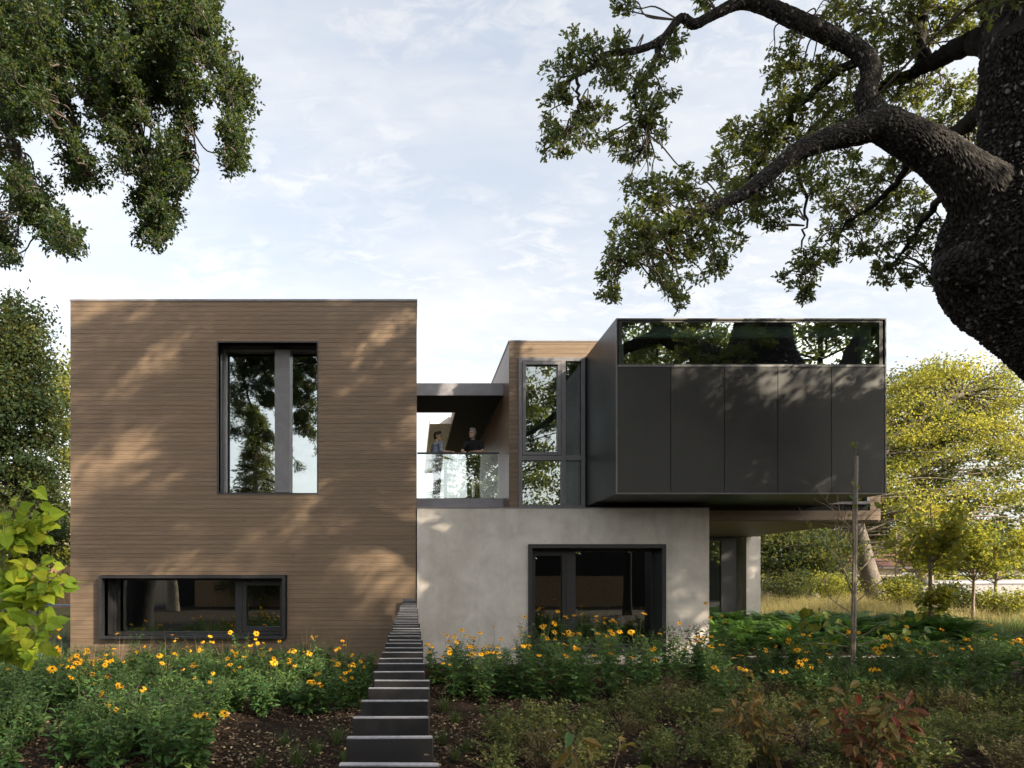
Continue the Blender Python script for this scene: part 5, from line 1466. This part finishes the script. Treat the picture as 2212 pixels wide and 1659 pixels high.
for t_ in np.linspace(0, 1, 9): rowsv.append(np.stack([xs, np.full(len(xs), hy0 - .7 + 4.2 * t_), 2.62 + 1.55 * t_ + hump + (.02 if t_ else 0)], -1))
N = len(xs); i = np.arange(N - 1)
g.add(np.concatenate(rowsv), [np.stack([i + k_ * N, i + 1 + k_ * N, i + 1 + (k_ + 1) * N, i + (k_ + 1) * N], -1) for k_ in range(8)])
g.add([(hx0 - .6, hy0 + 3.5, 4.17), (hx1 + .6, hy0 + 3.5, 4.17), (hx1 + .6, hy1 + .7, 2.6), (hx0 - .6, hy1 + .7, 2.6)], [[0, 1, 2, 3]])
rf = put('roof', g.mesh('tile_roof', TILE), nh)
g = Geo(); g.box(hx0 - .6, hx1 + .6, hy0 - .73, hy0 - .70, 2.48, 2.62); put('eave_board', g.mesh('eave_board', DARKIN), rf)

# clipped hedge in front of it
def leafy_block(name, x0, x1, y0, y1, z1, mat, label, n, seed, L, cat='hedge'):
    r = np.random.default_rng(seed); g, s = Geo(), Geo()
    face = r.random(n); x = r.uniform(x0, x1, n); y = np.where(face < .5, y0 + r.normal(0, .12, n), r.uniform(y0, y1, n)); z0 = gz(x, y)
    topz = z1 + .12 * np.sin(x * 1.3) + r.normal(0, .07, n)
    z = np.where(face < .5, z0 + r.random(n) * (topz - z0), topz)
    g.leaves(np.stack([x, y, z], -1), rdir(n, r), np.stack([np.zeros(n), np.where(face < .5, -.8, -.2), np.full(n, .8)], -1) + r.normal(0, .5, (n, 3)), r.uniform(.6, 1.2, n) * L, r.uniform(.5, .9, n) * L, 'diamond')
    t = empty(name, ((x0 + x1) / 2, (y0 + y1) / 2, float(gz((x0 + x1) / 2, (y0 + y1) / 2))), label, cat)
    m_ = 60; xx = r.uniform(x0 + .2, x1 - .2, m_); yy_ = r.uniform(y0 + .2, y1 - .2, m_); zz_ = gz(xx, yy_)
    s.tubes(np.stack([xx, yy_, zz_ - .1], -1), np.stack([xx + r.normal(0, .2, m_), yy_, zz_ + (z1 - zz_) * .9], -1), .03, .01, 5)
    s.box(x0 + .25, x1 - .25, y0 + .35, y1 - .1, -.05, z1 - .3)
    put('stems', s.mesh('hedge_core', BACK), t); put('foliage', g.mesh('hedge_leaves', mat), t, kind='stuff')
leafy_block('hedge', 21.5, 46, 39.6, 41.4, 1.75, DARKLEAF, 'dark clipped hedge in front of the cream house', 9000, 91, .2)
leafy_block('hedge', 29.0, 34.5, 37.6, 39.2, 1.65, FARLEAF, 'bright yellow green hedge mound lit by the sun', 4200, 92, .17)
leafy_block('hedge', -34, -11.0, 33.6, 35.2, 2.6, DARKLEAF, 'dark hedge above the plank fence left of the timber volume', 7000, 93, .2)

# plank fence on the left
pf = empty('plank_fence', (-16, 30, .5), 'weathered brown plank fence behind the lounge chair', 'fence')
pu = Geo(); pu.box(0, .145, 0, .02, 0, 1.85); PM = pu.mesh('fence_plank', plain('fence_timber', (.24, .15, .085), .8, nscale=12, var=.4))
x = -24.0; rr = random.Random(9)
while x < -11.5:
    o = bpy.data.objects.new('plank', PM); COL.objects.link(o); o.parent = pf
    o.location = (x + 16, rr.uniform(-.008, .008), float(gz(x, 30)) - .55 + rr.uniform(-.03, .02)); o.scale.z = 1.02
    x += .155
g = Geo()
for zz_ in (.9, 2.1): g.box(-24, -11.4, 30.03, 30.08, zz_, zz_ + .09)
put('rail', g.mesh('fence_rail', PM.materials[0]), pf)

# fence behind the viewer, mirrored in the low windows
bf = empty('boundary_fence', (0, -13.5, 0), 'brown plank boundary fence behind the viewer mirrored in the low windows', 'fence')
bu = Geo(); bu.box(0, .19, 0, .02, 0, 2.0); BM_ = bu.mesh('boundary_plank', PM.materials[0])
for k in range(140):
    o = bpy.data.objects.new('plank', BM_); COL.objects.link(o); o.parent = bf
    o.location = (-14 + k * .2, 0, rr.uniform(-.05, 0))
leafy_block('hedge', -16, 32, -16.6, -14.6, 5.2, DARKLEAF, 'tall evergreen hedge above the boundary fence behind the viewer', 22000, 94, .24)
# lounge chair
LC = empty('lounge_chair', (-12.7, 24, .55), 'blue grey lounge chair with raised backrest beyond the timber volume corner', 'chair')
BLUE = plain('blue_grey_fabric', (.13, .17, .22), .8); 
zc = float(gz(-12.5, 24))
g = Geo(); g.box(-13.2, -11.4, 23.7, 24.4, zc + .36, zc + .40); put('seat', g.mesh('seat', BLUE), LC)
g = Geo(); th = .9
v = [(-13.2, 23.72, zc + .40), (-13.2, 24.38, zc + .40), (-13.75, 24.38, zc + 1.0), (-13.75, 23.72, zc + 1.0), (-13.14, 23.72, zc + .43), (-13.14, 24.38, zc + .43), (-13.70, 24.38, zc + 1.04), (-13.70, 23.72, zc + 1.04)]
v = [(a + .35, b, c) for a, b, c in v]
g.add(v, [[0, 3, 2, 1], [4, 5, 6, 7], [0, 1, 5, 4], [1, 2, 6, 5], [2, 3, 7, 6], [3, 0, 4, 7]]); put('backrest', g.mesh('backrest', BLUE), LC)
for a in (-13.1, -11.55):
    for b in (23.75, 24.3):
        g = Geo(); g.box(a, a + .06, b, b + .06, zc - .03, zc + .36); put('leg', g.mesh('leg', FRAME), LC)

# ------------------------------------------------------------------ people on the bridge
def cap_(g, p0, p1, r0, r1, sides=12):
    p0, p1 = np.array(p0, float), np.array(p1, float); d = norm(p1 - p0)
    pts = [p0 - d * r0 * .98, p0 - d * r0 * .8, p0 - d * r0 * .45, p0, p0 * .5 + p1 * .5, p1, p1 + d * r1 * .45, p1 + d * r1 * .8, p1 + d * r1 * .98]
    rad = [r0 * .12, r0 * .6, r0 * .9, r0, (r0 + r1) / 2, r1, r1 * .9, r1 * .6, r1 * .12]
    g.tube(pts, rad, sides)
def ell(g, c, s, rz=0.0, n=14):
    th = np.linspace(0, math.pi, n); ph = np.arange(n * 2) * math.pi / n
    v = np.array([(math.sin(t) * math.cos(p), math.sin(t) * math.sin(p), math.cos(t)) for t in np.clip(th, .02, math.pi - .02) for p in ph]) * np.array(s)
    R = np.array([[math.cos(rz), -math.sin(rz), 0], [math.sin(rz), math.cos(rz), 0], [0, 0, 1]])
    v = v @ R.T + np.array(c)
    m_ = n * 2; i = np.arange(n - 1)[:, None] * m_; j = np.arange(m_)[None, :]; k = (j + 1) % m_
    g.add(v, [np.stack([i + j, i + m_ + j, i + m_ + k, i + k], -1).reshape(-1, 4), np.arange(m_)[::-1], (n - 1) * m_ + np.arange(m_)])
def remesh(o, vox, sm=2):
    a = o.modifiers.new('remesh', 'REMESH'); a.mode = 'VOXEL'; a.voxel_size = vox; a.use_smooth_shade = True
    if sm:
        b = o.modifiers.new('smooth', 'SMOOTH'); b.iterations = sm; b.factor = .5
SKIN1 = plain('skin_light', (.60, .37, .26), .5); SKIN2 = plain('skin_tan', (.56, .36, .23), .5)
m = M('patterned_blue_shirt', (.12, .15, .22), .85)
v = m.pos(); ck = m.noise(v, 60, 2, .5)
m.color(m.ramp(ck, [(.42, (.10, .13, .20)), (.58, (.34, .38, .46))])); SHIRTB = m.m
SHIRTK = plain('black_tee', (.012, .012, .014), .9); JEANS = plain('dark_jeans', (.03, .035, .05), .9); SHOE = plain('dark_shoe', (.02, .02, .02), .6)
HAIRK = plain('dark_hair', (.022, .016, .013), .6, nscale=120, var=.5); HAIRG = plain('grey_hair', (.30, .29, .28), .7, nscale=150, var=.5); GLS = plain('spectacle_frame', (.02, .02, .02), .4)

def hand(g, wrist, tip_dir, down, s):
    """palm and five fingers curling over the rail"""
    w = np.array(wrist, float); f = norm(np.array(tip_dir, float)); dn = norm(np.array(down, float)); side = norm(np.cross(f, dn))
    palm = w + f * .05
    for k in (-1, 0, 1): cap_(g, w + side * k * .018, palm + side * k * .026 + f * .02, .017, .014, 8)
    for k, l in zip((-1.5, -.5, .5, 1.5), (.060, .072, .068, .052)):
        b = palm + f * .03 + side * k * .019
        m_ = b + f * l * .55 + dn * .006; e = m_ + f * l * .25 + dn * l * .42
        cap_(g, b, m_, .0095, .009, 7); cap_(g, m_, e, .009, .0078, 7)
    b = w + f * .025 + side * s * .034; cap_(g, b, b + f * .035 + side * s * .022 + dn * .004, .011, .0095, 7)
    cap_(g, b + f * .035 + side * s * .022, b + f * .062 + side * s * .018 + dn * .012, .0095, .008, 7)

def person(x, y, z, H, face, joints, skin, shirt, hair, label, beard=None, sleeve=1.0, tilt=0.0, hairstyle='short'):
    """joints: arm points in the world {side: (shoulder, elbow, wrist, fingertip direction)}; face = heading angle of the nose"""
    t = empty('person', (x, y, z), label, 'person')
    k = H / 1.76
    fx, fy = math.cos(face), math.sin(face); sxv = np.array([-fy, fx, 0.0]); fv = np.array([fx, fy, 0.0]); o = np.array([x, y, z])
    at = lambda a, b, c: o + sxv * a * k + fv * b * k + np.array([0, 0, c * k])
    body, sh, tr_ = Geo(), Geo(), Geo()
    for s in (-1, 1):
        hip, kn, an = at(s * .10, 0, .92), at(s * .11, .015, .50), at(s * .115, -.02, .09)
        cap_(body, hip, kn, .078, .052); cap_(body, kn, an, .050, .036); cap_(body, an, at(s * .125, .14, .045), .04, .034)
        cap_(tr_, at(s * .095, 0, .93), kn, .098, .070); cap_(tr_, kn, at(s * .115, -.02, .06), .068, .062)
    cap_(body, at(0, 0, .95), at(0, 0, 1.18), .10, .10); cap_(body, at(0, .0, 1.18), at(0, .0, 1.34), .10, .10); cap_(body, at(-.12, 0, 1.40), at(.12, 0, 1.40), .065, .065)
    cap_(body, at(0, -.01, 1.42), at(0, .02, 1.56), .058, .054)
    cap_(tr_, at(-.06, 0, .95), at(.06, 0, .95), .115, .115); cap_(tr_, at(-.055, 0, 1.0), at(.055, 0, 1.0), .11, .11)
    for q_ in (-.05, .05): cap_(sh, at(q_, .0, .93), at(q_ * 1.25, .0, 1.20), .135, .145); cap_(sh, at(q_ * 1.25, .005, 1.20), at(q_ * 1.4, .01, 1.37), .146, .128)
    cap_(sh, at(0, .01, .95), at(0, .012, 1.36), .135, .135)
    cap_(sh, at(-.145, -.005, 1.405), at(.145, -.005, 1.405), .068, .068); cap_(sh, at(-.06, -.01, 1.45), at(.06, -.01, 1.45), .055, .055); cap_(sh, at(0, .0, 1.42), at(0, .004, 1.475), .09, .066)
    for s, (S, E, Wr, td) in joints.items():
        S, E, Wr = np.array(S), np.array(E), np.array(Wr)
        cap_(body, S, E, .048, .039); cap_(body, E, Wr, .040, .026)
        hand(body, Wr, td, (0, 0, -1), s)
        Es = S + (E - S) * min(1.0, sleeve); cap_(sh, S, Es, .066, .056)
        if sleeve > 1.0: cap_(sh, E, E + (Wr - E) * (sleeve - 1), .054, .048)
        cap_(sh, at(s * .15, -.005, 1.405), S, .067, .066)
    hc = at(0, .035, 1.645)
    c_, s_ = math.cos(tilt), math.sin(tilt)
    def hp(a, b, c):                                    # point on the tilted head
        b2, c2 = b * c_ - c * s_, b * s_ + c * c_
        return hc + sxv * a * k + fv * b2 * k + np.array([0, 0, c2 * k])
    rz = face - math.pi / 2
    ell(body, hp(0, -.012, .025), (.076 * k, .096 * k, .092 * k), rz); ell(body, hp(0, .018, -.035), (.062 * k, .074 * k, .082 * k), rz)
    ell(body, hp(0, .05, -.085), (.034 * k, .034 * k, .028 * k), rz)
    cap_(body, hp(0, .082, .022), hp(0, .108, -.018), .010, .016, 8); cap_(body, hp(-.024, .078, .036), hp(.024, .078, .036), .014, .014, 8)
    cap_(body, hp(-.017, .085, -.052), hp(.017, .085, -.052), .009, .009, 8); cap_(body, hp(-.014, .082, -.064), hp(.014, .082, -.064), .009, .009, 8)
    for s in (-1, 1):
        ell(body, hp(s * .076, -.012, .0), (.012, .020, .032), rz); cap_(body, hp(s * .04, .062, -.012), hp(s * .05, .04, -.02), .02, .018, 8)
    b = put('body', body.mesh('body', skin), t); remesh(b, .0085, 2)
    q_ = put('trousers', tr_.mesh('trousers', JEANS), t); remesh(q_, .014, 3)
    q_ = put('shirt', sh.mesh('shirt', shirt), t); remesh(q_, .012, 3)
    for s in (-1, 1):
        f_ = Geo(); cap_(f_, at(s * .115, -.05, .045), at(s * .125, .15, .038), .048, .040); q_ = put('shoe', f_.mesh('shoe', SHOE), t); remesh(q_, .012, 1)
    hg = Geo()
    ell(hg, hp(0, -.022, .047), (.084 * k, .098 * k, .088 * k), rz); ell(hg, hp(0, -.055, .0), (.074 * k, .058 * k, .08 * k), rz)
    if hairstyle == 'swept': ell(hg, hp(0, .035, .112), (.058 * k, .055 * k, .034 * k), rz); ell(hg, hp(.02, .0, .12), (.06 * k, .06 * k, .03 * k), rz)
    else: ell(hg, hp(0, .04, .105), (.064 * k, .045 * k, .036 * k), rz); cap_(hg, hp(-.03, .06, .125), hp(.035, .055, .13), .022, .020)
    q_ = put('hair', hg.mesh('hair', hair), t); remesh(q_, .009, 1)
    if beard:
        bg = Geo(); ell(bg, hp(0, .050, -.090), (.043 * k, .044 * k, .032 * k), rz); cap_(bg, hp(-.026, .080, -.044), hp(.026, .080, -.044), .0095, .0095)
        for s in (-1, 1): cap_(bg, hp(s * .064, .015, -.02), hp(s * .045, .045, -.085), .012, .018)
        q_ = put('beard', bg.mesh('beard', beard), t); remesh(q_, .008, 1)
    gg = Geo()
    for s in (-1, 1):
        a = np.arange(13) * 2 * math.pi / 12
        gg.tube([hp(s * .034 + math.cos(i) * .025, .099 - abs(math.cos(i)) * .004, .016 + math.sin(i) * .018) for i in a], np.full(13, .0032), 5)
        gg.tube([hp(s * .06, .094, .02), hp(s * .078, .05, .02), hp(s * .082, -.01, .012)], [.003, .003, .003], 5)
    gg.tube([hp(-.01, .104, .02), hp(0, .108, .023), hp(.01, .104, .02)], [.003] * 3, 5)
    put('glasses', gg.mesh('glasses', GLS), t)
    eg = Geo()
    for s in (-1, 1): ell(eg, hp(s * .032, .078, .014), (.012, .012, .010), rz, 8)
    put('eyes', eg.mesh('eyes', plain('eye', (.08, .06, .05), .2)), t)
    return t
RZ = 4.935
# left: patterned shirt, turned to the right;  right: grey hair, black tee, looking out to the left
person(.60, 16.92, 3.82, 1.70, math.radians(-18), {
    -1: ((.70, 16.76, 5.22), (.70, 16.62, 4.99), (.90, 16.50, RZ + .025), (.85, -.45, -.05)),
    1: ((.62, 17.08, 5.20), (.70, 17.05, 4.95), (.88, 16.85, 4.86), (.8, -.5, -.2))},
    SKIN2, SHIRTB, HAIRK, 'man in a patterned blue shirt turned sideways, hand on the railing', sleeve=1.25, tilt=.0)
person(1.50, 16.88, 3.82, 1.76, math.radians(-128), {
    1: ((1.66, 16.80, 5.24), (1.72, 16.66, 5.00), (1.47, 16.50, RZ + .028), (-.8, -.35, -.05)),
    -1: ((1.34, 16.82, 5.22), (1.22, 16.72, 5.02), (1.24, 16.53, RZ + .028), (.15, -.9, -.05))},
    SKIN1, SHIRTK, HAIRG, 'grey haired bearded man in a black tee leaning on the railing', beard=HAIRG, sleeve=.72, tilt=.05, hairstyle='swept')
